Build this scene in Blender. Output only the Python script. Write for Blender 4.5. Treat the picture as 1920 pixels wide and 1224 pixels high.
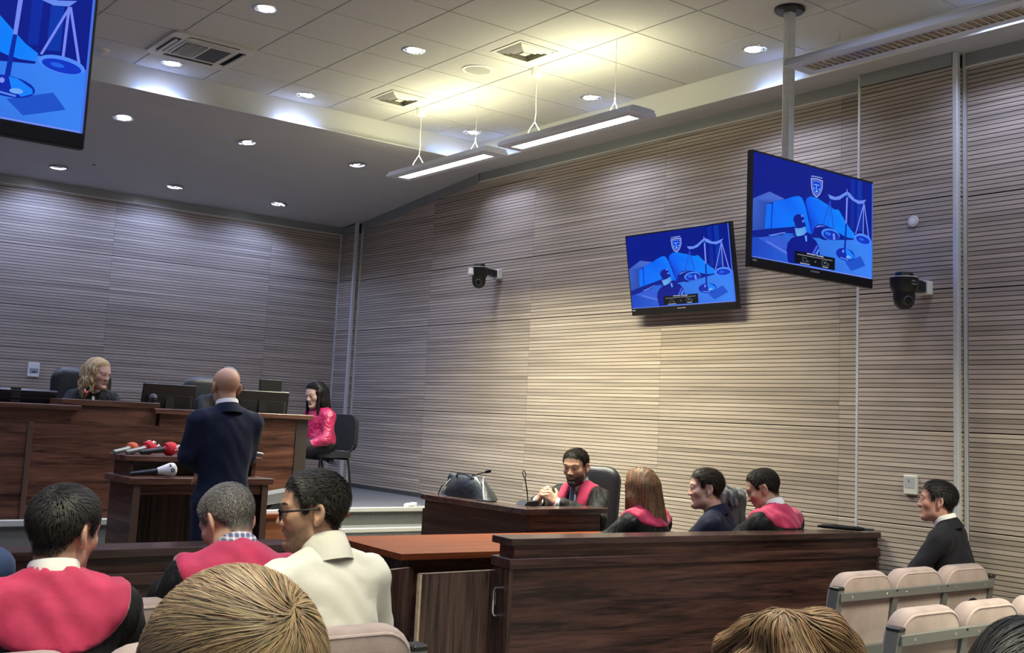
import bpy, bmesh, math, random
import numpy as np
from mathutils import Vector, Matrix
from mathutils.kdtree import KDTree

for o in list(bpy.data.objects):
    bpy.data.objects.remove(o, do_unlink=True)
SC = bpy.context.scene
COL = SC.collection
PI = math.pi
RNG = random.Random(7)
NR = np.random.default_rng(11)
EYE = 1.53                     # lens height over the floor; room coordinates are measured from the spot under the lens

# ---------------------------------------------------------------- camera
F_PX, PPX, PPY = 2113.96, 960.0, 515.1
YAW, PITCH, ROLL = math.radians(37.19), math.radians(7.34), math.radians(2.6945)
fw = Vector((math.sin(YAW)*math.cos(PITCH), math.cos(YAW)*math.cos(PITCH), math.sin(PITCH)))
r0 = Vector((math.cos(YAW), -math.sin(YAW), 0))
u0 = r0.cross(fw)
rt = math.cos(ROLL)*r0 + math.sin(ROLL)*u0
up = -math.sin(ROLL)*r0 + math.cos(ROLL)*u0
cam = bpy.data.cameras.new('camera')
camo = bpy.data.objects.new('camera', cam)
COL.objects.link(camo)
M = Matrix((rt, up, -fw)).transposed().to_4x4()
M.translation = Vector((0, 0, EYE))
camo.matrix_world = M
cam.sensor_fit = 'HORIZONTAL'
cam.sensor_width = 36.0
cam.lens = F_PX/1920*36.0
cam.shift_x = 0.0
cam.shift_y = -(612-PPY)/1920*1.0
cam.clip_start = 0.05
SC.camera = camo

# ---------------------------------------------------------------- world, exposure
SC.view_settings.view_transform = 'Standard'
SC.view_settings.look = 'None'
SC.view_settings.gamma = 1.0
SC.view_settings.use_curve_mapping = False
SC.view_settings.exposure = 0.55
W = bpy.data.worlds.new('world')
SC.world = W
W.use_nodes = True
W.node_tree.nodes['Background'].inputs[0].default_value = (0.5, 0.55, 0.6, 1)
W.node_tree.nodes['Background'].inputs[1].default_value = 0.02
COOL = (0.60, 0.68, 1.0)
WARM = (1.0, 0.96, 0.60)
P_DOWN, P_PEND_UP, P_PEND_DN, P_COVE = 50.0, 10.0, 66.0, 0.20

# ---------------------------------------------------------------- helpers: scene tree
def tag(o, label=None, cat=None, group=None, kind=None):
    if label: o['label'] = label
    if cat: o['category'] = cat
    if group: o['group'] = group
    if kind: o['kind'] = kind
    return o

def thing(name, label, cat, loc=(0, 0, 0), rz=0.0, group=None):
    o = bpy.data.objects.new(name, None)
    o.empty_display_size = 0.1
    COL.objects.link(o)
    o.location = loc
    o.rotation_euler = (0, 0, rz)
    return tag(o, label, cat, group)

def structure(name, loc=(0, 0, 0)):
    o = bpy.data.objects.new(name, None)
    COL.objects.link(o)
    o.location = loc
    o['kind'] = 'structure'
    return o

def copy_tree(o, parent=None):
    c = o.copy()
    COL.objects.link(c)
    if parent: c.parent = parent
    for ch in o.children:
        copy_tree(ch, c)
    return c

def lamp(name, kind, loc, power, color, parent=None, size=0.1, rot=(0, 0, 0), **kw):
    l = bpy.data.lights.new(name, kind)
    l.energy = power
    l.color = color
    if kind == 'AREA':
        l.shape = kw.pop('shape', 'DISK')
        l.size = size
        if 'size_y' in kw: l.size_y = kw['size_y']
        if 'spread' in kw: l.spread = kw['spread']
    else:
        l.shadow_soft_size = size
        if kind == 'SPOT':
            l.spot_size = kw.pop('spot', 2.0)
            l.spot_blend = kw.pop('blend', 0.6)
    o = bpy.data.objects.new(name, l)
    COL.objects.link(o)
    o.location = loc
    o.rotation_euler = rot
    if parent: o.parent = parent
    return o

# ---------------------------------------------------------------- helpers: mesh building
class MB:
    """collects polygons, then links them as one mesh object"""
    def __init__(s):
        s.v, s.f, s.m = [], [], []
    def poly(s, pts, m=0):
        n = len(s.v)
        s.v += [tuple(p) for p in pts]
        s.f.append(tuple(range(n, n+len(pts))))
        s.m.append(m)
        return s
    def box(s, x0, x1, y0, y1, z0, z1, m=0, b=0.0):
        if b > 0:
            return s.bbox(x0, x1, y0, y1, z0, z1, m, b)
        n = len(s.v)
        s.v += [(x0,y0,z0),(x1,y0,z0),(x1,y1,z0),(x0,y1,z0),(x0,y0,z1),(x1,y0,z1),(x1,y1,z1),(x0,y1,z1)]
        for q in ((0,3,2,1),(4,5,6,7),(0,1,5,4),(1,2,6,5),(2,3,7,6),(3,0,4,7)):
            s.f.append(tuple(n+i for i in q)); s.m.append(m)
        return s
    def bbox(s, x0, x1, y0, y1, z0, z1, m, b):
        c = ((x0+x1)/2, (y0+y1)/2, (z0+z1)/2); h = ((x1-x0)/2, (y1-y0)/2, (z1-z0)/2)
        b = min(b, min(h)*0.9)
        n = len(s.v); ids = {}
        for sx in (-1, 1):
            for sy in (-1, 1):
                for sz in (-1, 1):
                    for ax in range(3):
                        p = [sx*(h[0]-(b if ax != 0 else 0)), sy*(h[1]-(b if ax != 1 else 0)), sz*(h[2]-(b if ax != 2 else 0))]
                        ids[(sx,sy,sz,ax)] = len(s.v)
                        s.v.append((c[0]+p[0], c[1]+p[1], c[2]+p[2]))
        def f(*k):
            idx = [ids[i] for i in k]
            P = [Vector(s.v[i]) for i in idx]
            nr = (P[1]-P[0]).cross(P[2]-P[0])
            ctr = sum(P, Vector())/len(P) - Vector(c)
            if nr.dot(ctr) < 0: idx.reverse()
            s.f.append(tuple(idx)); s.m.append(m)
        for ax in range(3):
            o1, o2 = [a for a in range(3) if a != ax]
            for sg in (-1, 1):
                k = []
                for a, bb in ((-1,-1),(1,-1),(1,1),(-1,1)):
                    t = [0,0,0]; t[ax] = sg; t[o1] = a; t[o2] = bb
                    k.append((*t, ax))
                f(*k)
        for e in range(3):
            o1, o2 = [a for a in range(3) if a != e]
            for a in (-1, 1):
                for bb in (-1, 1):
                    t = [0,0,0]; t[o1] = a; t[o2] = bb
                    t1 = list(t); t1[e] = -1; t2 = list(t); t2[e] = 1
                    f((*t1,o1),(*t2,o1),(*t2,o2),(*t1,o2))
        for sx in (-1, 1):
            for sy in (-1, 1):
                for sz in (-1, 1):
                    f((sx,sy,sz,0),(sx,sy,sz,1),(sx,sy,sz,2))
        return s
    def prism(s, pts, axis, a, b, m=0, caps=True):
        """pts: 2-D outline (counter-clockwise); extruded along axis from a to b"""
        def P(p, t):
            return (t, p[0], p[1]) if axis == 'x' else (p[0], t, p[1]) if axis == 'y' else (p[0], p[1], t)
        n = len(s.v); k = len(pts)
        s.v += [P(p, a) for p in pts] + [P(p, b) for p in pts]
        flip = (axis == 'y')
        ar = sum(pts[i][0]*pts[(i+1) % k][1]-pts[(i+1) % k][0]*pts[i][1] for i in range(k))
        if ar < 0: flip = not flip
        if b < a: flip = not flip
        for i in range(k):
            j = (i+1) % k
            q = (n+i, n+j, n+k+j, n+k+i)
            s.f.append(q[::-1] if flip else q); s.m.append(m)
        if caps:
            q0 = tuple(n+i for i in range(k))[::-1]; q1 = tuple(n+k+i for i in range(k))
            s.f.append(q0[::-1] if flip else q0); s.m.append(m)
            s.f.append(q1[::-1] if flip else q1); s.m.append(m)
        return s
    def tube(s, path, r, n=8, m=0, caps=True):
        P = [Vector(p) for p in path]
        rr = r if isinstance(r, (list, tuple)) else [r]*len(P)
        ref = None; base = len(s.v)
        for i, p in enumerate(P):
            t = (P[min(i+1, len(P)-1)]-P[max(i-1, 0)]).normalized()
            if ref is None:
                ref = t.cross(Vector((0,0,1)) if abs(t.z) < 0.9 else Vector((1,0,0))).normalized()
            ref = (ref - t*ref.dot(t)).normalized()
            bi = t.cross(ref)
            for k in range(n):
                a = 2*PI*k/n
                s.v.append(tuple(p + rr[i]*(math.cos(a)*ref + math.sin(a)*bi)))
        for i in range(len(P)-1):
            for k in range(n):
                k2 = (k+1) % n
                s.f.append((base+i*n+k, base+i*n+k2, base+(i+1)*n+k2, base+(i+1)*n+k)); s.m.append(m)
        if caps:
            s.f.append(tuple(base+k for k in range(n))[::-1]); s.m.append(m)
            e = base+(len(P)-1)*n
            s.f.append(tuple(e+k for k in range(n))); s.m.append(m)
        return s
    def lathe(s, prof, c=(0,0,0), axis=(0,0,1), n=20, m=0, a0=0.0):
        """prof: (radius, height) pairs along axis"""
        A = Vector(axis).normalized()
        U = A.cross(Vector((1,0,0)) if abs(A.x) < 0.9 else Vector((0,1,0))).normalized()
        V = A.cross(U); C = Vector(c); base = len(s.v)
        for r, h in prof:
            for k in range(n):
                a = a0+2*PI*k/n
                s.v.append(tuple(C + A*h + max(r, 1e-5)*(math.cos(a)*U+math.sin(a)*V)))
        for i in range(len(prof)-1):
            for k in range(n):
                k2 = (k+1) % n
                s.f.append((base+i*n+k, base+i*n+k2, base+(i+1)*n+k2, base+(i+1)*n+k)); s.m.append(m)
        return s
    def move(s, M4, start=0):
        for i in range(start, len(s.v)):
            s.v[i] = tuple(M4 @ Vector(s.v[i]))
        return s
    def mesh(s, name):
        me = bpy.data.meshes.new(name)
        me.from_pydata(s.v, [], s.f)
        me.polygons.foreach_set('material_index', s.m)
        me.update()
        return me
    def build(s, name, mats, parent=None, smooth=False, loc=None, rot=None):
        me = s.mesh(name)
        for m in (mats if isinstance(mats, (list, tuple)) else [mats]):
            me.materials.append(m)
        if smooth:
            sm(me, smooth if isinstance(smooth, (int, float)) and smooth is not True else 40)
        o = bpy.data.objects.new(name, me)
        COL.objects.link(o)
        if parent: o.parent = parent
        if loc: o.location = loc
        if rot: o.rotation_euler = rot
        return o

def sm(me, deg=40):
    bm = bmesh.new(); bm.from_mesh(me)
    bmesh.ops.remove_doubles(bm, verts=bm.verts, dist=1e-5)
    lim = math.radians(deg)
    for f in bm.faces: f.smooth = True
    for e in bm.edges:
        e.smooth = not (len(e.link_faces) != 2 or e.calc_face_angle(0) > lim)
    bm.to_mesh(me); bm.free()

def rounded(w, h, r, n=5, x=0.0, y=0.0, corners=(1,1,1,1)):
    """outline of a rounded rectangle, ccw from the lower right corner"""
    out = []
    for (cx, cy, a0), on in zip(((w/2-r, -h/2+r, -PI/2), (w/2-r, h/2-r, 0), (-w/2+r, h/2-r, PI/2), (-w/2+r, -h/2+r, PI)), corners):
        if on:
            out += [(x+cx+r*math.cos(a0+PI/2*i/n), y+cy+r*math.sin(a0+PI/2*i/n)) for i in range(n+1)]
        else:
            out.append((x+cx+r*(1 if cx > 0 else -1), y+cy+r*(1 if cy > 0 else -1)))
    return out

def plate(name, outer, holes, thick, mat, parent, zfun):
    """horizontal plate with round holes, its underside at zfun(x, y)"""
    bm = bmesh.new(); E = []
    for loop in [outer]+holes:
        vs = [bm.verts.new((x, y, zfun(x, y))) for x, y in loop]
        E += [bm.edges.new((vs[i], vs[(i+1) % len(vs)])) for i in range(len(vs))]
    bmesh.ops.triangle_fill(bm, use_beauty=True, use_dissolve=False, edges=E)
    for f in list(bm.faces):
        f.normal_update()
        if f.normal.z > 0: f.normal_flip()
    ex = bmesh.ops.extrude_face_region(bm, geom=list(bm.faces))
    for g in ex['geom']:
        if isinstance(g, bmesh.types.BMVert): g.co.z += thick
    bmesh.ops.recalc_face_normals(bm, faces=bm.faces)
    me = bpy.data.meshes.new(name); bm.to_mesh(me); bm.free()
    me.materials.append(mat)
    o = bpy.data.objects.new(name, me); COL.objects.link(o)
    if parent: o.parent = parent
    return o

# ---------------------------------------------------------------- helpers: materials
def newmat(name):
    m = bpy.data.materials.new(name); m.use_nodes = True
    nt = m.node_tree
    return m, nt, nt.nodes['Principled BSDF']

def N(nt, kind, **kw):
    n = nt.nodes.new(kind)
    for k, v in kw.items():
        if k.startswith('i_'):
            key = k[2:]
            key = int(key) if key.isdigit() else key.replace('_', ' ')
            n.inputs[key].default_value = v
        else:
            setattr(n, k, v)
    return n

def plain(name, col, rough=0.5, metal=0.0, spec=0.5, bump=0.0, bscale=60.0, var=0.0, vscale=8.0, emit=0.0, coat=0.0, stretch=(1,1,1), sheen=0.0):
    m, nt, b = newmat(name)
    b.inputs['Base Color'].default_value = (*col, 1)
    b.inputs['Roughness'].default_value = rough
    b.inputs['Metallic'].default_value = metal
    b.inputs['Specular IOR Level'].default_value = spec
    if coat: b.inputs['Coat Weight'].default_value = coat; b.inputs['Coat Roughness'].default_value = 0.15
    if sheen: b.inputs['Sheen Weight'].default_value = sheen; b.inputs['Sheen Roughness'].default_value = 0.5
    if emit:
        b.inputs['Emission Color'].default_value = (*col, 1); b.inputs['Emission Strength'].default_value = emit
    tc = mp = None
    if bump or var:
        tc = N(nt, 'ShaderNodeTexCoord'); mp = N(nt, 'ShaderNodeMapping'); mp.inputs['Scale'].default_value = stretch
        nt.links.new(tc.outputs['Object'], mp.inputs['Vector'])
    if bump:
        n = N(nt, 'ShaderNodeTexNoise', i_Scale=bscale, i_Detail=4.0)
        bp = N(nt, 'ShaderNodeBump', i_Strength=bump, i_Distance=0.01)
        nt.links.new(mp.outputs[0], n.inputs['Vector']); nt.links.new(n.outputs['Fac'], bp.inputs['Height']); nt.links.new(bp.outputs[0], b.inputs['Normal'])
    if var:
        n = N(nt, 'ShaderNodeTexNoise', i_Scale=vscale, i_Detail=5.0)
        r = N(nt, 'ShaderNodeMapRange', i_1=0.3, i_2=0.7, i_3=1-var, i_4=1+var)
        x = N(nt, 'ShaderNodeMix', data_type='RGBA', blend_type='MULTIPLY'); x.inputs['Factor'].default_value = 1
        x.inputs['A'].default_value = (*col, 1)
        nt.links.new(mp.outputs[0], n.inputs['Vector']); nt.links.new(n.outputs['Fac'], r.inputs[0]); nt.links.new(r.outputs[0], x.inputs['B']); nt.links.new(x.outputs['Result'], b.inputs['Base Color'])
    return m

def wood(name, dark, light, along='x', rough=0.35, scale=1.0, fine=1.0, spec=0.5, bands=9.0):
    """laminate with long grain running along one axis"""
    m, nt, b = newmat(name)
    tc = N(nt, 'ShaderNodeTexCoord'); mp = N(nt, 'ShaderNodeMapping')
    oi = N(nt, 'ShaderNodeObjectInfo'); ad = N(nt, 'ShaderNodeVectorMath', operation='ADD'); ml = N(nt, 'ShaderNodeVectorMath', operation='SCALE'); ml.inputs['Scale'].default_value = 13.0
    cx = N(nt, 'ShaderNodeCombineXYZ')
    for i in range(3): nt.links.new(oi.outputs['Random'], cx.inputs[i])
    nt.links.new(cx.outputs[0], ml.inputs[0])
    nt.links.new(tc.outputs['Object'], ad.inputs[0]); nt.links.new(ml.outputs[0], ad.inputs[1])
    s = {'x': (0.5, bands, bands), 'y': (bands, 0.5, bands), 'z': (bands, bands, 0.5)}[along]
    mp.inputs['Scale'].default_value = tuple(k*scale for k in s)
    nt.links.new(ad.outputs[0], mp.inputs['Vector'])
    n1 = N(nt, 'ShaderNodeTexNoise', i_Scale=2.2, i_Detail=6.0, i_Roughness=0.62, i_Distortion=0.9)
    n2 = N(nt, 'ShaderNodeTexNoise', i_Scale=13.0*fine, i_Detail=3.0, i_Distortion=0.3)
    nt.links.new(mp.outputs[0], n1.inputs['Vector']); nt.links.new(mp.outputs[0], n2.inputs['Vector'])
    mx = N(nt, 'ShaderNodeMath', operation='MULTIPLY_ADD', i_1=0.35)
    nt.links.new(n2.outputs['Fac'], mx.inputs[0]); nt.links.new(n1.outputs['Fac'], mx.inputs[2])
    cr = N(nt, 'ShaderNodeValToRGB')
    cr.color_ramp.elements[0].position = 0.52; cr.color_ramp.elements[0].color = (*dark, 1)
    cr.color_ramp.elements[1].position = 0.86; cr.color_ramp.elements[1].color = (*light, 1)
    nt.links.new(mx.outputs[0], cr.inputs[0]); nt.links.new(cr.outputs[0], b.inputs['Base Color'])
    b.inputs['Roughness'].default_value = rough; b.inputs['Specular IOR Level'].default_value = spec
    return m

def attr_mat(name, rough=0.5, spec=0.4, emit=0.0, bump=0.0, bscale=300.0, sss=0.0, stretch=(1,1,1)):
    """colour comes from the mesh's own colour attribute"""
    m, nt, b = newmat(name)
    a = N(nt, 'ShaderNodeAttribute', attribute_name='Col')
    b.inputs['Roughness'].default_value = rough; b.inputs['Specular IOR Level'].default_value = spec
    if emit:
        b.inputs['Base Color'].default_value = (0.01, 0.01, 0.012, 1)
        nt.links.new(a.outputs['Color'], b.inputs['Emission Color']); b.inputs['Emission Strength'].default_value = emit
    else:
        nt.links.new(a.outputs['Color'], b.inputs['Base Color'])
    if sss:
        b.inputs['Subsurface Weight'].default_value = sss; b.inputs['Subsurface Radius'].default_value = (0.012, 0.004, 0.002); b.inputs['Subsurface Scale'].default_value = 1.0
    if bump:
        tc = N(nt, 'ShaderNodeTexCoord'); mp = N(nt, 'ShaderNodeMapping'); mp.inputs['Scale'].default_value = stretch
        n = N(nt, 'ShaderNodeTexNoise', i_Scale=bscale, i_Detail=3.0); bp = N(nt, 'ShaderNodeBump', i_Strength=bump, i_Distance=0.004)
        nt.links.new(tc.outputs['Object'], mp.inputs[0]); nt.links.new(mp.outputs[0], n.inputs['Vector']); nt.links.new(n.outputs['Fac'], bp.inputs['Height']); nt.links.new(bp.outputs[0], b.inputs['Normal'])
    return m
# ---------------------------------------------------------------- materials
def slat_wood(name, base):
    m, nt, b = newmat(name)
    g = N(nt, 'ShaderNodeNewGeometry'); sp = N(nt, 'ShaderNodeSeparateXYZ'); nt.links.new(g.outputs['Position'], sp.inputs[0])
    u = N(nt, 'ShaderNodeMath', operation='ADD'); nt.links.new(sp.outputs[0], u.inputs[0]); nt.links.new(sp.outputs[1], u.inputs[1])
    oi = N(nt, 'ShaderNodeObjectInfo')
    zi = N(nt, 'ShaderNodeMath', operation='DIVIDE', i_1=0.0306); nt.links.new(sp.outputs[2], zi.inputs[0])
    zf = N(nt, 'ShaderNodeMath', operation='FLOOR'); nt.links.new(zi.outputs[0], zf.inputs[0])
    us = N(nt, 'ShaderNodeMath', operation='MULTIPLY', i_1=0.55); nt.links.new(u.outputs[0], us.inputs[0])
    ro = N(nt, 'ShaderNodeMath', operation='MULTIPLY', i_1=37.0); nt.links.new(oi.outputs['Random'], ro.inputs[0])
    c1 = N(nt, 'ShaderNodeCombineXYZ')
    ua = N(nt, 'ShaderNodeMath', operation='ADD'); nt.links.new(us.outputs[0], ua.inputs[0]); nt.links.new(ro.outputs[0], ua.inputs[1])
    zm = N(nt, 'ShaderNodeMath', operation='MULTIPLY', i_1=7.31); nt.links.new(zf.outputs[0], zm.inputs[0])
    nt.links.new(ua.outputs[0], c1.inputs[0]); nt.links.new(zm.outputs[0], c1.inputs[1])
    n1 = N(nt, 'ShaderNodeTexNoise', i_Scale=1.0, i_Detail=1.0); nt.links.new(c1.outputs[0], n1.inputs['Vector'])   # one tone per slat, drifting along it
    c2 = N(nt, 'ShaderNodeCombineXYZ'); z2 = N(nt, 'ShaderNodeMath', operation='MULTIPLY', i_1=95.0); u2 = N(nt, 'ShaderNodeMath', operation='MULTIPLY_ADD', i_1=1.3)
    nt.links.new(sp.outputs[2], z2.inputs[0]); nt.links.new(u.outputs[0], u2.inputs[0]); nt.links.new(ro.outputs[0], u2.inputs[2])
    nt.links.new(u2.outputs[0], c2.inputs[0]); nt.links.new(z2.outputs[0], c2.inputs[1])
    n2 = N(nt, 'ShaderNodeTexNoise', i_Scale=1.4, i_Detail=4.0); nt.links.new(c2.outputs[0], n2.inputs['Vector'])   # grain
    a1 = N(nt, 'ShaderNodeMapRange', i_1=0.25, i_2=0.80, i_3=0.74, i_4=1.36); nt.links.new(n1.outputs['Fac'], a1.inputs[0])
    a2 = N(nt, 'ShaderNodeMapRange', i_1=0.25, i_2=0.75, i_3=0.86, i_4=1.14); nt.links.new(n2.outputs['Fac'], a2.inputs[0])
    a3 = N(nt, 'ShaderNodeMapRange', i_1=0.0, i_2=1.0, i_3=0.93, i_4=1.07); nt.links.new(oi.outputs['Random'], a3.inputs[0])
    p1 = N(nt, 'ShaderNodeMath', operation='MULTIPLY'); p2 = N(nt, 'ShaderNodeMath', operation='MULTIPLY')
    nt.links.new(a1.outputs[0], p1.inputs[0]); nt.links.new(a2.outputs[0], p1.inputs[1]); nt.links.new(p1.outputs[0], p2.inputs[0]); nt.links.new(a3.outputs[0], p2.inputs[1])
    x = N(nt, 'ShaderNodeMix', data_type='RGBA', blend_type='MULTIPLY'); x.inputs['Factor'].default_value = 1; x.inputs['A'].default_value = (*base, 1)
    nt.links.new(p2.outputs[0], x.inputs['B']); nt.links.new(x.outputs['Result'], b.inputs['Base Color'])
    b.inputs['Roughness'].default_value = 0.48; b.inputs['Specular IOR Level'].default_value = 0.35
    return m

MT = {
    'slat': slat_wood('pale slatted laminate', (0.40, 0.335, 0.285)),
    'groove': plain('groove backing', (0.055, 0.042, 0.034), 0.9),
    'alu': plain('brushed aluminium', (0.66, 0.68, 0.71), 0.42, 0.35, var=0.06, vscale=3, stretch=(1, 1, 30)),
    'trimgrey': plain('grey metal trim', (0.30, 0.31, 0.31), 0.45, 0.35),
    'tile': plain('mineral ceiling tile', (0.56, 0.55, 0.53), 0.9, bump=0.15, bscale=220, var=0.03, vscale=30),
    'tgrid': plain('white ceiling grid', (0.66, 0.66, 0.64), 0.5),
    'plaster': plain('painted plaster', (0.50, 0.49, 0.49), 0.85, bump=0.03, bscale=150, var=0.02),
    'cove': plain('white cove paint', (0.72, 0.72, 0.70), 0.8, bump=0.02, bscale=150),
    'wallpaint': plain('rear wall paint', (0.52, 0.49, 0.45), 0.85, var=0.03),
    'carpet': plain('grey floor covering', (0.19, 0.185, 0.175), 0.95, bump=0.25, bscale=400, var=0.15, vscale=60),
    'platf': plain('blue grey vinyl', (0.115, 0.122, 0.145), 0.5, var=0.08, vscale=12),
    'riser': plain('dark grey riser', (0.13, 0.132, 0.128), 0.8, bump=0.1, bscale=300, var=0.1, vscale=40),
    'nosing': plain('aluminium stair nosing', (0.66, 0.67, 0.66), 0.35, 0.5),
    'chrome': plain('chrome', (0.8, 0.82, 0.85), 0.12, 1.0),
    'steel': plain('grey painted steel', (0.20, 0.21, 0.21), 0.38, 0.5),
    'white': plain('white plastic', (0.78, 0.78, 0.76), 0.4),
    'offwhite': plain('cream plastic', (0.62, 0.60, 0.55), 0.5),
    'black': plain('black plastic', (0.012, 0.012, 0.014), 0.35),
    'blackm': plain('matt black', (0.008, 0.008, 0.010), 0.65, spec=0.2),
    'darkgrey': plain('dark grey plastic', (0.05, 0.052, 0.055), 0.5),
    'glassblk': plain('dark glass', (0.008, 0.008, 0.010), 0.08, spec=0.7),
    'leather': plain('black leather', (0.014, 0.016, 0.020), 0.36, bump=0.25, bscale=120, spec=0.55),
    'bulb': plain('lit lamp', (0.92, 0.96, 1.0), 0.3, emit=22.0),
    'tubelamp': plain('lit fluorescent louvre', (1.0, 0.97, 0.80), 0.3, emit=1.7),
    'walnut': wood('walnut laminate', (0.030, 0.0115, 0.0085), (0.175, 0.075, 0.048), 'x', 0.34, 1.0, bands=7),
    'walnutz': wood('walnut laminate upright', (0.022, 0.010, 0.0075), (0.12, 0.058, 0.038), 'z', 0.34, 1.0, bands=11),
    'walnuty': wood('walnut laminate side', (0.022, 0.010, 0.0075), (0.12, 0.056, 0.036), 'y', 0.34, 1.0, bands=7),
    'wenge': wood('wenge laminate', (0.012, 0.0050, 0.0047), (0.105, 0.046, 0.036), 'x', 0.33, 1.0, bands=8),
    'wengez': wood('wenge laminate upright', (0.011, 0.0050, 0.0045), (0.125, 0.068, 0.050), 'z', 0.33, 1.0, bands=14),
    'wengey': wood('wenge laminate side', (0.011, 0.0055, 0.0048), (0.050, 0.025, 0.020), 'y', 0.33, 1.0, bands=8),
    'cap': wood('wenge top edge', (0.022, 0.012, 0.010), (0.075, 0.042, 0.034), 'x', 0.22, 1.0, bands=8, spec=0.6),
    'edgeband': plain('walnut edging', (0.10, 0.058, 0.042), 0.4),
    'rawedge': plain('raw board edge', (0.55, 0.42, 0.25), 0.7, var=0.25, vscale=25),
    'cherry': wood('cherry laminate', (0.125, 0.028, 0.009), (0.225, 0.058, 0.019), 'x', 0.5, 1.0, bands=9, spec=0.12),
    'cherryx': wood('cherry laminate apron', (0.20, 0.070, 0.028), (0.36, 0.14, 0.06), 'x', 0.35, 1.0, bands=9),
    'paper': plain('paper', (0.80, 0.80, 0.78), 0.7),
    'seat': plain('beige velour', (0.30, 0.228, 0.21), 0.85, bump=0.2, bscale=180, var=0.16, vscale=9, sheen=0.25),
    'seatrim': plain('pale velour edge', (0.39, 0.30, 0.28), 0.85, bump=0.1, bscale=200, var=0.06, vscale=9, sheen=0.25),
}

# ---------------------------------------------------------------- room numbers (metres; x across the room, y towards the judges)
XR, YB, XL, YF = 6.71, 12.236, -3.0, -3.5
Z_TILE, Z_SOF, Z_PLAT = 4.307, 4.08, 0.663
Y_FOLD, SLOPE = 9.465, 0.1069
X_HOLE, Y_HOLE = 6.41, 9.08           # edge of the soffit round the raised ceiling
X_COVE, Y_COVE = 6.47, 9.165          # face of the cove
XC = 6.62                             # face of the two wall columns
sof = lambda x, y: Z_SOF - max(0.0, y-Y_FOLD)*SLOPE

# floor, platform, steps
fl = structure('floor')
MB().box(XL, XR, YF, YB, -0.12, 0.0).build('floor_surface', MT['carpet'], fl)
pf = structure('floor_platform')
PX = 4.62
mb = MB().box(XL, PX, 8.53, YB, 0.0, Z_PLAT).box(PX, 6.05, 9.18, YB, 0.0, Z_PLAT).box(6.05, XR, 9.18, YB, 0.0, Z_PLAT)
mb.build('platform_body', MT['riser'], pf)
MB().box(XL, PX, 8.53, YB, Z_PLAT, Z_PLAT+0.006).box(PX, XR, 9.18, YB, Z_PLAT, Z_PLAT+0.006).build('platform_top', MT['platf'], pf)
MB().box(XL, PX, 8.495, 8.54, Z_PLAT-0.035, Z_PLAT+0.012, b=0.006).build('nosing', MT['nosing'], pf)
MB().box(PX, 6.05, 9.145, 9.19, Z_PLAT-0.030, Z_PLAT+0.012, b=0.006).build('nosing', MT['nosing'], pf)
MB().box(6.03, 6.06, 9.15, 9.40, 0.0, Z_PLAT+0.014).build('edge_strip', MT['nosing'], pf)
for k, (y0, zt) in enumerate(((8.86, 0.515), (8.58, 0.345), (8.30, 0.172))):
    st = structure('floor_step')
    MB().box(PX+0.02, 6.03, y0, 9.18, 0.0 if k == 2 else (0.345, 0.172)[k], zt).build('tread', MT['riser'], st)
    MB().box(PX+0.02, 6.03, y0-0.012, y0+0.03, zt-0.032, zt+0.006, b=0.004).build('nosing', MT['nosing'], st)

# slatted wall panels
def slat_profile(h):
    n = max(2, round(h/0.0306)); p = h/n; out = []
    for i in range(n):
        z = i*p
        out += [('f', z+(0.0035 if i == 0 else 0.0023), z+p-(0.0085 if i == n-1 else 0.0023))]
    return out, p

def slat_panel(parent, kind, at, a0, a1, z0, z1, sign=1):
    """panel of grooved laminate on a wall; kind 'x': wall of constant x seen from lower x; 'y': constant y seen from lower y"""
    mb = MB(); segs, p = slat_profile(z1-z0)
    def P(a, d, z): return (at+d, a, z) if kind == 'x' else (a, at+d, z)
    def quad(aa, d0, zz0, d1, zz1, m):
        q = [P(a0, d0, zz0), P(a1, d0, zz0), P(a1, d1, zz1), P(a0, d1, zz1)]
        mb.poly(q[::-1] if kind == 'x' else q, m)
    g = 0.0008
    a0, a1 = a0+g, a1-g
    dep = 0.009
    prev = z0
    for i, (_, f0, f1) in enumerate(segs):
        f0 += z0; f1 += z0
        quad(0, dep, prev, dep, f0, 1)
        quad(0, dep, f0, 0, f0, 1)
        quad(0, 0, f0, 0, f1, 0)
        if i == len(segs)-1: quad(0, 0, f1, 0.004, f1+0.004, 0)
        else: quad(0, 0, f1, dep, f1, 1)
        prev = f1
    quad(0, 0.004, prev+0.004, dep, prev+0.004, 1); quad(0, dep, prev+0.004, dep, z1, 1)
    return mb.build('panel', [MT['slat'], MT['groove']], parent)

RROWS = [0.0, 0.363, 0.975, 1.588, 2.508, 3.115]
def rows(ztop, zbot):
    r = [z for z in RROWS if zbot+0.05 < z < ztop-0.05]
    return [zbot]+r+[ztop]

wr = structure('wall_right')
MB().box(XR+0.012, XR+0.2, YF, YB+0.2, -0.12, 4.6).build('backing', MT['groove'], wr)
for y0, y1 in ((10.31, 11.87), (8.52, 10.31), (6.74, 8.52), (4.955, 6.74), (4.73, 4.955), (2.83, 3.968), (1.04, 2.83), (-0.75, 1.04), (-2.5, -0.75)):
    zb = Z_PLAT+0.02 if y0 > 9.2 else 0.03
    zt = min(sof(0, y0), sof(0, y1))-0.09
    rr = rows(zt, zb)
    for z0, z1 in zip(rr, rr[1:]):
        slat_panel(wr, 'x', XR, y0, y1, z0, z1)
    if y1 > Y_FOLD:                 # sloping piece that follows the ceiling down
        ya, yb = max(y0, Y_FOLD), y1
        MB().poly([(XR, y0, zt), (XR, y0, sof(0, y0)-0.09), (XR, ya, sof(0, ya)-0.09), (XR, yb, zt)][::1] if y0 < Y_FOLD else [(XR, y0, zt), (XR, y0, sof(0, y0)-0.09), (XR, y1, zt)]).build('panel', [MT['slat']], wr)
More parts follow.
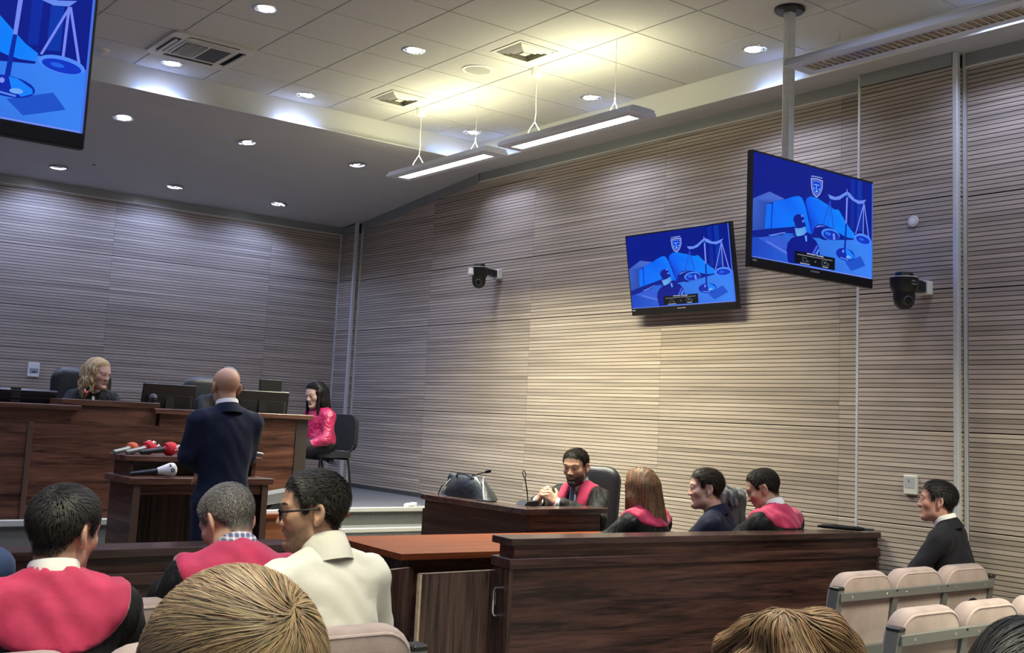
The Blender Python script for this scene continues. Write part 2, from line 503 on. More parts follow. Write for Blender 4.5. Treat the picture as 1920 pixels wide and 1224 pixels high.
# wall columns, each a slatted box
for nm, y0, y1 in (('pillar_right', 3.985, 4.73), ('pillar_corner', 11.87, YB)):
    pc = structure(nm)
    zt = sof(0, y1)-0.09; zb = Z_PLAT+0.02 if y0 > 9 else 0.03
    rr = rows(zt, zb)
    for z0, z1 in zip(rr, rr[1:]):
        slat_panel(pc, 'x', XC, y0+0.03, y1, z0, z1)
        slat_panel(pc, 'y', y0+0.012, XC+0.03, XR, z0, z1)
    MB().box(XC+0.01, XR+0.02, y0+0.02, y1-0.001, 0, zt+0.08).build('core', MT['groove'], pc)
    MB().box(XC-0.004, XC+0.034, y0-0.002, y0+0.034, 0 if y0 < 9 else Z_PLAT, sof(0, y0)-0.001, b=0.004).build('corner_strip', MT['alu'], pc)
    MB().box(XC-0.012, XC+0.02, y0+0.034, y1, zt, sof(0, y1)-0.001).build('top_band', MT['trimgrey'], pc)
    MB().box(XR-0.016, XR+0.01, y0-0.014, y0+0.006, 0 if y0 < 9 else Z_PLAT, sof(0, y0)-0.001).build('edge_strip', MT['alu'], pc)
pc = structure('trim_1'); MB().box(XC-0.002, XR+0.005, 4.73, 4.752, 0, Z_SOF, b=0.003).build('edge_strip', MT['alu'], pc)
pc = structure('trim_2'); MB().box(XC-0.012, XC+0.012, YB-0.014, YB+0.002, Z_PLAT, sof(0, YB)).build('edge_strip', MT['alu'], pc)
# top bands under the soffit
pc = structure('trim_3')
for y0, y1 in ((YF, 3.985), (4.752, Y_FOLD)):
    MB().box(XR-0.014, XR+0.015, y0, y1, Z_SOF-0.092, Z_SOF).build('band', MT['trimgrey'], pc)
    MB().box(XR-0.024, XR+0.01, y0, y1, Z_SOF-0.100, Z_SOF-0.092).build('bright_lip', MT['tgrid'], pc)
MB().prism([(Y_FOLD, Z_SOF-0.095), (11.86, sof(0, 11.86)-0.095), (11.86, sof(0, 11.86)), (Y_FOLD, Z_SOF)], 'x', XR-0.014, XR+0.015).build('sloping_band', MT['trimgrey'], pc)
MB().box(XR-0.017, XR, Y_FOLD-0.004, Y_FOLD+0.004, Z_SOF-0.095, Z_SOF).build('joint', MT['groove'], pc)

wb = structure('wall_back')
MB().box(XL, XR+0.2, YB+0.012, YB+0.2, -0.12, 4.6).build('backing', MT['groove'], wb)
zt = sof(0, YB)-0.088
BX = [XL, -1.62, 0.2, 2.03, 3.856, 5.70, XC]
for x0, x1 in zip(BX, BX[1:]):
    rr = [Z_PLAT+0.02, 0.98, 1.57, 2.47, 3.09, zt]
    for z0, z1 in zip(rr, rr[1:]):
        slat_panel(wb, 'y', YB, x0, x1, z0, z1)
tb = structure('trim_4')
for x0, x1 in ((XL, 1.2), (1.2, 4.02), (4.02, XC)):
    MB().box(x0+0.001, x1-0.001, YB-0.016, YB+0.014, zt, sof(0, YB)).build('band', MT['trimgrey'], tb)
MB().box(XL, XC, YB-0.028, YB+0.01, zt-0.009, zt).build('bright_lip', MT['tgrid'], tb)
wl = structure('wall_left'); MB().box(XL-0.2, XL, YF, YB+0.2, -0.12, 4.6).build('surface', MT['wallpaint'], wl)
wf = structure('wall_front'); MB().box(XL-0.2, XR+0.2, YF-0.2, YF, -0.12, 4.6).build('surface', MT['wallpaint'], wf)
bb = structure('baseboard_right'); MB().box(XR-0.012, XR, YF, 3.95, 0, 0.07).box(XR-0.012, XR, 4.76, 9.1, 0, 0.07).box(XR-0.012, XR, 9.2, 11.85, Z_PLAT, Z_PLAT+0.05).build('strip', MT['darkgrey'], bb)

# ---------------------------------------------------------------- ceiling
circ = lambda x, y, r, n=24: [(x+r*math.cos(-2*PI*i/n), y+r*math.sin(-2*PI*i/n)) for i in range(n)]
DL_TILE = [(3.155, 7.16), (4.39, 7.17), (6.175, 5.33), (6.17, 7.13), (3.15, 8.91), (4.38, 8.92), (6.16, 8.87)]
DL_MORE = [(3.15, 5.33), (4.39, 5.33), (1.35, 7.16), (1.35, 8.91), (1.35, 5.33), (-0.4, 7.16), (-0.4, 5.33), (-0.4, 8.91), (3.15, 3.53), (4.39, 3.53), (6.17, 3.53), (1.35, 3.53), (-0.4, 3.53),
           (3.15, 1.1), (4.9, 1.1), (1.35, 1.1), (-0.4, 1.1), (6.17, 1.1), (-2.0, 5.33), (-2.0, 2.0), (1.35, -1.2), (4.39, -1.2)]
DL_SOF = [(3.11, 9.915), (4.29, 9.92), (5.50, 9.935), (3.07, 11.69), (4.28, 11.69), (5.49, 11.685), (1.9, 9.91), (1.87, 11.69), (0.7, 9.91), (0.65, 11.69), (-0.6, 9.91), (-0.6, 11.69)]
R_DL = 0.078
ce = structure('ceiling')
GX0, GY0 = 4.113, 6.28
gxs = [GX0+0.6*k for k in range(-5, 4)]+[X_COVE]
gys = [GY0+0.6*k for k in range(-6, 5)]+[Y_COVE]
gxs = sorted(set(round(x, 3) for x in gxs if x <= X_COVE)); gys = sorted(set(round(y, 3) for y in gys if y <= Y_COVE))
CAS = (2.85, 3.51, 8.04, 8.70)
DIFF = [(5.013, 6.58), (5.013, 8.38)]
g = 0.0055
for x0, x1 in zip(gxs, gxs[1:]):
    for y0, y1 in zip(gys, gys[1:]):
        hs = [(hx, hy) for hx, hy in DL_TILE+DL_MORE if x0 < hx < x1 and y0 < hy < y1]
        o4 = [(x0+g, y0+g), (x1-g, y0+g), (x1-g, y1-g), (x0+g, y1-g)]
        if hs:
            plate('tile', o4, [circ(*h, R_DL) for h in hs], 0.02, MT['tile'], ce, lambda x, y: Z_TILE)
        else:
            MB().box(x0+g, x1-g, y0+g, y1-g, Z_TILE, Z_TILE+0.02).build('tile', MT['tile'], ce)
mb = MB()
for x in gxs[1:-1]: mb.box(x-0.012, x+0.012, gys[0], Y_COVE, Z_TILE+0.009, Z_TILE+0.03)
for y in gys[1:-1]: mb.box(gxs[0], X_COVE, y-0.012, y+0.012, Z_TILE+0.0085, Z_TILE+0.03)
mb.build('grid_bars', MT['tgrid'], ce)
xa, ya = gxs[0], gys[0]
for rect in ((XL, xa, YF, Y_COVE), (xa, X_COVE, YF, ya)):
    o4 = [(rect[0], rect[2]), (rect[1], rect[2]), (rect[1], rect[3]), (rect[0], rect[3])]
    plate('ceiling_field', o4, [circ(*h, R_DL, 16) for h in DL_MORE if rect[0] < h[0] < rect[1] and rect[2] < h[1] < rect[3]], 0.02, MT['tile'], ce, lambda x, y: Z_TILE)
MB().box(XL, XR+0.2, YF, YB+0.2, 4.55, 4.60).build('slab_above', MT['plaster'], ce)
# cove face, hidden ledge and soffit ring
cf = structure('ceiling_cove')
MB().box(X_COVE, X_COVE+0.02, YF, Y_COVE+0.02, Z_SOF+0.006, Z_TILE+0.02).build('fascia', MT['cove'], cf)
MB().box(XL, X_COVE+0.02, Y_COVE, Y_COVE+0.02, Z_SOF+0.006, Z_TILE+0.02).build('fascia', MT['cove'], cf)
MB().box(X_HOLE-0.004, X_HOLE+0.006, YF, Y_HOLE+0.006, Z_SOF-0.001, Z_SOF+0.007).box(XL, X_HOLE+0.006, Y_HOLE-0.004, Y_HOLE+0.006, Z_SOF-0.001, Z_SOF+0.007).build('lip', MT['cove'], cf)
so = structure('ceiling_soffit')
MB().box(X_HOLE, XR+0.02, YF, Y_HOLE, Z_SOF, Z_SOF+0.006).build('side_soffit', MT['plaster'], so)
MB().box(XL, XR+0.02, Y_HOLE, Y_FOLD, Z_SOF, Z_SOF+0.006).build('back_soffit', MT['plaster'], so)
plate('sloping_soffit', [(XL, Y_FOLD), (XR+0.02, Y_FOLD), (XR+0.02, YB+0.02), (XL, YB+0.02)], [circ(*h, R_DL) for h in DL_SOF], 0.03, MT['plaster'], so, lambda x, y: Z_SOF-(y-Y_FOLD)*SLOPE)
# blue-white lamps hidden on the ledge
for x, y in ((2.25, 0), (3.15, 0), (4.42, 0), (6.05, 0), (1.0, 0), (0.0, 0)):
    lamp('ledge_lamp', 'AREA', (x, Y_HOLE+0.045, Z_SOF+0.02), P_COVE, (0.13, 0.30, 1.0), size=0.42, size_y=0.02, shape='RECTANGLE', rot=(PI-0.35, 0, 0))
for y in (8.75, 7.25, 5.33, 3.5, 1.7):
    lamp('ledge_lamp', 'AREA', (X_HOLE+0.035, y, Z_SOF+0.02), P_COVE, (0.13, 0.30, 1.0), size=0.02, size_y=0.42, shape='RECTANGLE', rot=(PI, 0.35, 0))

# ---------------------------------------------------------------- recessed downlights
COOLER = (0.42, 0.55, 1.0)
def downlight(loc, label, group, tilt=0.0, seed=0):
    t = thing('downlight', label, 'ceiling light', loc, 0, group)
    t.rotation_euler = (tilt, 0, seed*0.9)
    if 'rim' not in downlight.__dict__:
        mb = MB().lathe([(0.077, 0.004), (0.079, -0.006), (0.087, -0.007), (0.094, -0.003), (0.095, 0.001)], n=28)
        downlight.rim = mb.mesh('rim'); downlight.rim.materials.append(MT['chrome']); sm(downlight.rim)
        mb = MB().lathe([(0.077, 0.002), (0.074, 0.03), (0.060, 0.075), (0.035, 0.11), (0.0, 0.115)], n=24)
        for f in range(len(mb.f)): mb.f[f] = mb.f[f][::-1]
        downlight.ref = mb.mesh('reflector'); downlight.ref.materials.append(MT['chrome']); sm(downlight.ref)
        downlight.lamps = []
        for k in range(2):
            mb = MB(); y = (-0.021, 0.023)[k]
            mb.tube([(-0.045, y, 0.028+0.01*k), (0.012, y, 0.026+0.01*k), (0.022, y, 0.027+0.01*k)], [0.022, 0.022, 0.008], 10)
            mb.lathe([(0, 0.0), (0.028, 0.004), (0.032, 0.018), (0, 0.02)], (-0.02+0.045*k, y*0.5, 0.03), n=12)
            me = mb.mesh('lamp'); me.materials.append(MT['bulb']); sm(me); downlight.lamps.append(me)
    for nm, me in (('rim', downlight.rim), ('reflector', downlight.ref), ('lamp', downlight.lamps[0]), ('lamp', downlight.lamps[1])):
        o = bpy.data.objects.new(nm, me); COL.objects.link(o); o.parent = t
    lamp('downlight_beam', 'SPOT', (0, 0, -0.012), P_DOWN*(0.6 if loc[1] > 11 else 1), COOLER if loc[1] > 11 else COOL, t, size=0.06, spot=2.6 if loc[1] > 11 else 2.2, blend=0.5 if loc[1] > 11 else 0.85)
    return t
names = {0: 'recessed chrome downlight in the raised ceiling, above the air conditioner cassette', 1: 'recessed chrome downlight left of the nearer square vent and the round speaker',
         2: 'recessed chrome downlight in the raised ceiling beside the television pole', 3: 'recessed chrome downlight by the right cove, next to the middle pendant lamp',
         4: 'recessed chrome downlight just below the air conditioner cassette', 5: 'recessed chrome downlight near the back cove, left of the far square vent', 6: 'recessed chrome downlight in the far corner, over the far pendant lamp'}
for i, (x, y) in enumerate(DL_TILE):
    downlight((x, y, Z_TILE), names[i], 'downlights in the raised ceiling', 0, i)
sl = ['front row of the sloping soffit, nearest the large television', 'front row of the sloping soffit, the middle one', 'front row of the sloping soffit, beside the far pendant lamp',
      'back row of the sloping soffit, under the large television', 'back row of the sloping soffit, the middle one', 'back row of the sloping soffit, nearest the corner pillar']
for i, (x, y) in enumerate(DL_SOF):
    if i < 6:
        downlight((x, y, sof(x, y)), 'chrome downlight in the '+sl[i], 'downlights in the sloping soffit', -math.atan(SLOPE), i)
    else:
        lamp('downlight_beam', 'SPOT', (x, y, sof(x, y)-0.012), P_DOWN*(0.6 if y > 11 else 1), COOLER if y > 11 else COOL, None, size=0.06, spot=2.6 if y > 11 else 2.2, blend=0.5 if y > 11 else 0.85)
for x, y in DL_MORE:
    lamp('downlight_beam', 'SPOT', (x, y, Z_TILE-0.012), P_DOWN, COOL, None, size=0.06, spot=2.2, blend=0.85)
    MB().lathe([(0, 0.03), (0.06, 0.02), (0.0779, 0.004), (0.079, -0.006), (0.095, 0.0)], (x, y, Z_TILE), n=16).build('light_rim', MT['chrome'], ce, True)

# ---------------------------------------------------------------- pendant lamps
def pendant(y0, y1, label, lit=True, x=5.335, z=3.700, cy=None, wy=None, pw=1.0):
    L = y1-y0; t = thing('pendant_lamp', label, 'pendant lamp', (x, (y0+y1)/2, z), 0, 'linear pendant lamps')
    w = 0.125
    prof = [(-w, 0.0), (w, 0.0), (w, 0.022), (w-0.016, 0.026), (w-0.016, 0.044), (0.06, 0.048), (-0.06, 0.048), (-w+0.016, 0.044), (-w+0.016, 0.026), (-w, 0.022)]
    MB().prism(prof, 'y', -L/2, L/2).build('housing', plain('pale lilac lamp housing', (0.58, 0.60, 0.68), 0.4) if 'ph' not in MT else MT['ph'], t)
    lw = 0.055
    mb = MB().box(-lw-0.006, -lw, -L/2+0.09, L/2-0.09, -0.006, 0.001).box(lw, lw+0.006, -L/2+0.09, L/2-0.09, -0.006, 0.001).box(-lw, lw, -L/2+0.085, -L/2+0.09, -0.006, 0.001).box(-lw, lw, L/2-0.09, L/2-0.085, -0.006, 0.001)
    mb.build('louvre_frame', MT['chrome'], t)
    n = 32
    for k in range(n):
        yy = -L/2+0.10+(L-0.2)*k/(n-1)
        o = bpy.data.objects.new('louvre_blade', pendant.blade); COL.objects.link(o); o.parent = t; o.location = (0, yy, -0.0015)
    MB().box(-lw, lw, -L/2+0.09, L/2-0.09, -0.0012, -0.0004).build('tube_glow' if lit else 'reflector', MT['tubelamp'] if lit else MT['gold'], t)
    cyl = (cy if cy is not None else y1-0.34)-(y0+y1)/2; wyl = (wy if wy is not None else y0+0.3)-(y0+y1)/2
    H = Z_TILE-z
    mb = MB().tube([(0, cyl, 0.16), (0.012, cyl+0.004, 0.25), (-0.006, cyl-0.01, 0.36), (0.003, cyl, 0.45), (0, cyl, H-0.05)], 0.004, 6)
    mb.tube([(0, cyl, 0.17), (-0.03, cyl+0.02, 0.11), (-0.05, cyl+0.02, 0.065)], 0.004, 6).tube([(0, cyl, 0.17), (0.03, cyl-0.02, 0.11), (0.05, cyl-0.02, 0.065)], 0.004, 6)
    mb.build('power_cable', MT['white'], t, True)
    mb = MB().tube([(0, wyl, 0.16), (0, wyl, H)], 0.0018, 5).tube([(0, wyl, 0.14), (0, wyl, 0.18)], 0.005, 6)
    mb.tube([(0, wyl, 0.15), (-0.045, wyl, 0.066)], 0.003, 5).tube([(0, wyl, 0.15), (0.045, wyl, 0.066)], 0.003, 5)
    mb.build('suspension_wire', MT['white'], t)
    MB().lathe([(0, -0.075), (0.035, -0.07), (0.045, -0.055), (0.047, 0.0)], (0, cyl, H), n=16).build('ceiling_cup', MT['white'], t, True)
    if lit:
        lamp('up_light', 'AREA', (0, 0, 0.075), P_PEND_UP*pw, WARM, t, size=0.12, size_y=L-0.25, shape='RECTANGLE', rot=(PI, 0, 0))
        lamp('down_light', 'AREA', (0, 0, -0.012), P_PEND_DN*pw, (1.0, 0.95, 0.64), t, size=0.10, size_y=L-0.25, shape='RECTANGLE', spread=2.05)
    return t
MT['ph'] = plain('pale lilac lamp housing', (0.58, 0.60, 0.68), 0.4)
MT['gold'] = plain('unlit brass louvre', (0.42, 0.31, 0.17), 0.25, 0.9)
MT['louv'] = plain('white louvre', (0.70, 0.68, 0.62), 0.35)
_m = MB().prism([(-0.055, -0.004), (0.055, -0.004), (0.055, 0.0), (0.03, 0.0)], 'y', -0.002, 0.002).mesh('louvre_blade'); _m.materials.append(MT['louv']); pendant.blade = _m
pendant(7.33, 8.85, 'far lit pendant lamp with white louvre, hung before the sloping soffit', cy=8.51, wy=7.63)
pendant(5.60, 7.14, 'middle lit pendant lamp with white louvre, hung beside the right cove', cy=6.83, wy=5.9)
pendant(2.72, 4.24, 'unlit pendant lamp with brass coloured louvre, nearest the lens', lit=False, x=5.30, cy=2.9, wy=3.93)
pendant(0.7, 2.2, 'lit pendant lamp out of frame over the right public seats', pw=1.6)
pendant(1.5, 3.02, 'lit pendant lamp out of frame over the left public seats', x=1.15, pw=0.55)
pendant(-0.9, 0.6, 'lit pendant lamp out of frame over the left public seats, farther back', x=1.15, pw=0.5)

# ---------------------------------------------------------------- ceiling fittings
t = thing('ceiling_cassette', 'square white air conditioner cassette with dark grille in the raised ceiling', 'air conditioner', ((CAS[0]+CAS[1])/2, (CAS[2]+CAS[3])/2, Z_TILE))
h = 0.335
MB().prism(rounded(2*h, 2*h, 0.05), 'z', -0.022, 0.0).build('panel', MT['offwhite'], t)
MB().prism(rounded(0.40, 0.40, 0.02), 'z', -0.030, -0.021).build('grille_frame', MT['offwhite'], t)
MB().box(-0.18, -0.012, -0.175, 0.175, -0.0315, -0.029).build('dark_opening', MT['blackm'], t)
MB().box(0.012, 0.18, -0.175, 0.175, -0.0315, -0.029).build('filter_mesh', MT['darkgrey'], t)
for k in range(12):
    x = -0.172+k*0.0145
    MB().box(x, x+0.006, -0.172, 0.172, -0.035, -0.0312).build('slat', MT['offwhite'], t)
for sx, sy in ((-1, 0), (1, 0), (0, 1), (0, -1)):
    if sx:
        MB().box(sx*0.262-0.028, sx*0.262+0.028, -0.2, 0.2, -0.0235, -0.0215).build('air_slot', MT['blackm'], t)
        MB().box(sx*0.275-0.014, sx*0.275+0.014, -0.2, 0.2, -0.045, -0.028, b=0.005).build('air_flap', MT['offwhite'], t)
    else:
        MB().box(-0.2, 0.2, sy*0.262-0.028, sy*0.262+0.028, -0.0235, -0.0215).build('air_slot', MT['darkgrey'], t)
        MB().box(-0.2, 0.2, sy*0.275-0.014, sy*0.275+0.014, -0.032, -0.026, b=0.003).build('air_flap', MT['offwhite'], t)
for (x, y), w in zip(DIFF, ('nearer', 'far')):
    t = thing('ceiling_vent', 'square cream air diffuser beside the round speaker, the nearer one' if w == 'nearer' else 'square cream air diffuser over the far pendant lamp', 'vent', (x, y, Z_TILE), 0, 'square ceiling vents')
    mb = MB()
    for k in range(5):
        r0_, r1_, z0_, z1_ = 0.185-0.034*k, 0.185-0.034*k-0.026, -0.004-0.002*(k > 0), -0.022
        o_ = [(-r0_, -r0_), (r0_, -r0_), (r0_, r0_), (-r0_, r0_)]; i_ = [(-r1_, -r1_), (r1_, -r1_), (r1_, r1_), (-r1_, r1_)]
        ring = MB()
        for q in range(4):
            p = (q+1) % 4
            a, b_, c_, d_ = (*o_[q], -0.005), (*o_[p], -0.005), (*i_[p], -0.024 if k else -0.006), (*i_[q], -0.024 if k else -0.006)
            ring.poly([d_, c_, b_, a]); ring.poly([(v[0], v[1], v[2]+0.004) for v in (a, b_, c_, d_)])
        ring.build('frame' if k == 0 else 'louvre', MT['offwhite'], t)
    MB().prism([(-0.03, -0.03), (0.03, -0.03), (0.03, 0.03), (-0.03, 0.03)], 'z', -0.024, -0.018).build('centre_plate', MT['offwhite'], t)
    MB().box(-0.18, 0.18, -0.18, 0.18, -0.0008, -0.0002).build('duct_shade_sheet', plain('duct shadow gap', (0.40, 0.39, 0.33), 0.9), t)  # flat sheet whose tone stands in for the shade behind the louvres
t = thing('ceiling_speaker', 'round cream flush speaker between the two square vents', 'speaker', (5.02, 7.2, Z_TILE))
MB().lathe([(0.125, 0.0), (0.124, -0.008), (0.108, -0.010), (0.104, -0.006)], n=36).build('rim', MT['white'], t, True)
MB().lathe([(0.104, -0.006), (0.05, -0.009), (0.0, -0.010)], n=36).build('grille', plain('speaker grille', (0.5, 0.5, 0.46), 0.7, bump=0.6, bscale=600), t, True)
t = thing('smoke_detector', 'small round white smoke detector beside the large television', 'smoke detector', (2.60, 8.96, Z_TILE))
MB().lathe([(0.055, 0.0), (0.054, -0.014), (0.045, -0.018)], n=24).build('base', MT['white'], t, True)
MB().lathe([(0.044, -0.018), (0.040, -0.034), (0.020, -0.046), (0.0, -0.048)], n=24).build('sensor_head', MT['offwhite'], t, True)
t = thing('sprinkler_cap', 'tiny dark fitting in the sloping soffit near the back row of downlights', 'fitting', (3.33, 11.40, sof(0, 11.40)-0.001))
MB().lathe([(0.016, 0.0), (0.014, -0.006), (0.0, -0.008)], n=12).build('cap', MT['darkgrey'], t, True)
# ---------------------------------------------------------------- judges' bench
t = thing('judges_bench', 'long dark walnut judges bench on the platform with stepped top edges', 'bench', (0, 0, 0))
BY = 8.60
zc = lambda r: r+EYE
WL, WZ, WN = MT['walnut'], MT['walnutz'], MT['walnuty']
MB().box(-2.2, 2.225, BY, BY+0.03, Z_PLAT, zc(-0.172)).build('front_panel', WL, t)
MB().box(2.262, 4.345, BY, BY+0.03, Z_PLAT, zc(-0.172)).build('front_panel', WL, t)
MB().box(2.225, 2.262, BY-0.012, BY+0.03, Z_PLAT, zc(-0.172), b=0.003).build('panel_strip', MT['edgeband'], t)
MB().box(-2.2, 2.52, BY-0.004, BY+0.03, zc(-0.172), zc(-0.077)).build('frieze', WL, t)
MB().box(2.52, 3.165, BY+0.02, BY+0.05, zc(-0.172), zc(-0.04)).build('frieze', WL, t)
MB().box(3.15, 3.20, BY+0.03, BY+0.05, zc(-0.172), zc(-0.06)).build('notch_shade_piece', MT['wenge'], t)  # dark piece added in the open notch to stand in for its shade
MB().box(3.185, 4.345, BY-0.004, BY+0.03, zc(-0.172), zc(-0.075)).build('frieze', WL, t)
MB().box(-2.2, 2.575, BY-0.05, BY+0.26, zc(-0.077), zc(-0.041), b=0.003).build('top_ledge', WL, t)
MB().box(2.44, 3.180, BY+0.005, BY+0.30, zc(-0.040), zc(0.004), b=0.003).build('top_ledge', WL, t)
MB().box(3.13, 4.475, BY-0.05, BY+0.26, zc(-0.075), zc(-0.038), b=0.003).build('top_ledge', WL, t)
MB().box(4.345, 4.45, BY-0.008, BY+0.03, Z_PLAT, zc(-0.075)).build('end_post', plain('dark taupe laminate', (0.045, 0.036, 0.033), 0.4), t)
MB().box(4.42, 4.45, BY+0.03, BY+0.62, Z_PLAT, zc(-0.12)).build('end_panel', WN, t)
MB().box(-2.2, 4.44, BY+0.03, BY+0.62, zc(-0.16), zc(-0.13)).build('worktop', WL, t)

# ---------------------------------------------------------------- lectern
t = thing('lectern', 'dark walnut lectern with two-level top, standing before the judges bench', 'lectern', (2.975, 7.38, 0))
MB().box(-0.455, -0.425, -0.23, 0.22, 0.0, 1.02).build('side_panel', WN, t)
MB().box(0.425, 0.455, -0.23, 0.22, 0.0, 1.02).build('side_panel', WN, t)
MB().box(-0.458, -0.415, -0.242, -0.229, 0.0, 1.02).build('front_edging', MT['edgeband'], t)
MB().box(0.415, 0.458, -0.242, -0.229, 0.0, 1.02).build('front_edging', MT['edgeband'], t)
MB().box(-0.425, 0.425, 0.19, 0.22, 0.0, 1.02).build('panel', MT['wengez'], t)
MB().box(-0.425, 0.425, -0.225, -0.205, 0.955, 1.02).build('apron', WL, t)
MB().box(-0.49, 0.49, -0.255, 0.24, 1.02, 1.062, b=0.003).build('top', WL, t)
MB().box(-0.44, -0.41, -0.06, 0.22, 1.062, 1.155).build('riser', WN, t)
MB().box(0.41, 0.44, -0.06, 0.22, 1.062, 1.155).build('riser', WN, t)
MB().box(-0.41, 0.41, 0.17, 0.2, 1.062, 1.155).build('riser', MT['wenge'], t)
MB().box(-0.475, 0.475, -0.085, 0.24, 1.155, 1.192, b=0.003).build('raised_shelf', WL, t)

# ---------------------------------------------------------------- bar rails (low wooden fences)
def bar_rail(p0, p1, label, end_left=True):
    dx, dy = p1[0]-p0[0], p1[1]-p0[1]
    L = math.hypot(dx, dy); a = math.atan2(dy, dx)
    t = thing('bar_rail', label, 'partition', (p0[0], p0[1], 0), a)
    z = zc(-0.62)
    MB().box(0, L, 0.0, 0.205, z-0.038, z, b=0.003).build('top_ledge', MT['cap'], t)
    MB().box(0.035, L, 0.03, 0.175, z-0.105, z-0.038).build('frieze', MT['wenge'], t)
    MB().box(-0.004, L, 0.004, 0.20, z-0.158, z-0.105, b=0.003).build('rail', MT['wenge'], t)
    mb = MB().box(0.022, L, 0.026, 0.045, 0.06, z-0.158)
    mb.build('front_panel', MT['wenge'], t)
    MB().box(0.022, L, 0.16, 0.18, 0.06, z-0.158).build('back_panel', MT['wenge'], t)
    MB().box(0.006, 0.028, 0.022, 0.182, 0.0, z-0.158).build('end_panel', MT['wengez'], t)
    MB().box(0.024, L, 0.035, 0.17, 0.0, 0.06).build('plinth', MT['blackm'], t)
    MB().box(L-0.022, L, 0.02, 0.185, 0.0, z-0.158).build('end_panel', MT['wengez'], t)
    return t
br = bar_rail((3.725, 4.80), (6.60, 4.53), 'dark wenge bar rail between lawyers and public seats, from gate to right wall')
mb = MB().tube([(0.006, 0.10, zc(-0.885)), (-0.03, 0.10, zc(-0.885)), (-0.038, 0.10, zc(-0.90)), (-0.038, 0.10, zc(-1.01)), (-0.03, 0.10, zc(-1.025)), (0.006, 0.10, zc(-1.025))], 0.0075, 8)
mb.build('pull_handle', MT['chrome'], br, True)
bar_rail((-2.9, 4.93), (2.52, 4.88), 'dark wenge bar rail behind the robed men, left of the gate')
t = thing('rail_gate', 'low wenge gate leaf with pale worn left edge, beside the bar rail handle', 'gate', (3.245, 4.93, 0))
MB().box(0.012, 0.485, 0, 0.025, 0.10, zc(-0.80)).build('board', MT['wengez'], t)
MB().box(0.0, 0.012, 0.0, 0.026, 0.10, zc(-0.80)).build('worn_edge', MT['rawedge'], t)
MB().box(0.0, 0.485, -0.001, 0.026, zc(-0.80), zc(-0.797)).build('top_edging', MT['edgeband'], t)
for z in (0.2, 0.55): MB().tube([(0.487, 0.006, z), (0.487, 0.006, z+0.07)], 0.008, 8).build('hinge', MT['steel'], t)
t = thing('rail_gate', 'second low wenge gate leaf standing open behind the man in the white shirt', 'gate', (2.56, 5.02, 0), 0.30)
MB().box(0.0, 0.89, 0, 0.025, 0.10, zc(-0.82)).build('board', MT['wengez'], t)
MB().box(0.0, 0.892, -0.001, 0.026, zc(-0.82), zc(-0.817)).build('top_edging', MT['edgeband'], t)
for z in (0.2, 0.55): MB().tube([(-0.004, 0.006, z), (-0.004, 0.006, z+0.07)], 0.008, 8).build('hinge', MT['steel'], t)

# ---------------------------------------------------------------- tables
def table(name, label, x0, x1, y0, y1, z, skew=0.0, solid=False):
    t = thing(name, label, 'table', ((x0+x1)/2, (y0+y1)/2, 0), skew)
    w, d = (x1-x0)/2, (y1-y0)/2
    MB().box(-w, w, -d, d, z-0.034, z, b=0.003).build('top', MT['cherry'], t)
    ap = MT['cherryx'] if solid else MT['wenge']
    MB().box(-w+0.12, w-0.12, -d+(0.02 if solid else 0.12), -d+(0.045 if solid else 0.145), 0.12 if solid else 0.25, z-0.034).build('front_panel', ap, t)
    for sx in (-1, 1):
        MB().box(sx*(w-0.10)-0.02, sx*(w-0.10)+0.02, -d+0.06, d-0.06, 0.0, z-0.034).build('leg_panel', MT['cherryx'] if solid else MT['wengez'], t)
    return t
t = thing('lawyers_table', 'cherry-coloured lawyers table behind the bar rail and gate', 'table', (4.5, 5.69, 0), -0.06)
zt_ = zc(-0.75)
MB().prism([(-1.1, -0.43), (0.16, -0.43), (0.16, 0.16), (1.08, 0.16), (1.08, 0.43), (-1.1, 0.43)], 'z', zt_-0.034, zt_).build('top', MT['cherry'], t)
MB().box(-0.98, 0.10, -0.31, -0.285, 0.25, zt_-0.034).build('front_panel', MT['wenge'], t)
MB().box(0.16, 0.98, 0.36, 0.385, 0.25, zt_-0.034).build('front_panel', MT['wenge'], t)
for xx in (-1.0, 0.12, 1.0): MB().box(xx-0.02, xx+0.02, (0.2 if xx == 1.0 else -0.36), 0.38, 0.0, zt_-0.034).build('leg_panel', MT['wengez'], t)
table('clerk_table', 'small cherry-coloured table beside the lectern with a grey device on it', 3.62, 4.42, 7.75, 8.35, zc(-0.765), 0.0, True)

# raised desk along the right wall
t = thing('party_desk', 'dark wenge desk with raised front along the right wall, holding the black bag', 'desk', (0, 0, 0))
z = zc(-0.60); X0, X1, Y0, Y1 = 4.90, 5.66, 6.17, 7.50
MB().box(X0, X0+0.20, Y0+0.0, Y1, z-0.04, z, b=0.003).build('top_ledge', MT['cap'], t)
MB().box(X0+0.20, X1, Y0, Y0+0.20, z-0.04, z, b=0.003).build('top_ledge', MT['cap'], t)
MB().box(X0+0.03, X0+0.06, Y0+0.03, Y1-0.02, z-0.11, z-0.04).build('frieze', MT['wengey'], t)
MB().box(X0+0.06, X1-0.05, Y0+0.03, Y0+0.06, z-0.11, z-0.04).build('frieze', MT['wenge'], t)
MB().box(X0+0.018, X0+0.06, Y0+0.018, Y1-0.01, 0.0, z-0.11).build('front_panel', MT['wengey'], t)
MB().box(X0+0.06, X1-0.06, Y0+0.018, Y0+0.06, 0.0, z-0.11).build('end_panel', MT['wenge'], t)
MB().box(X0+0.06, X1-0.02, Y1-0.05, Y1-0.012, 0.0, z-0.18).build('end_panel', MT['wenge'], t)
MB().box(X0+0.06, X0+0.42, Y0+0.06, Y1-0.05, z-0.20, z-0.17).build('worktop', MT['wengey'], t)

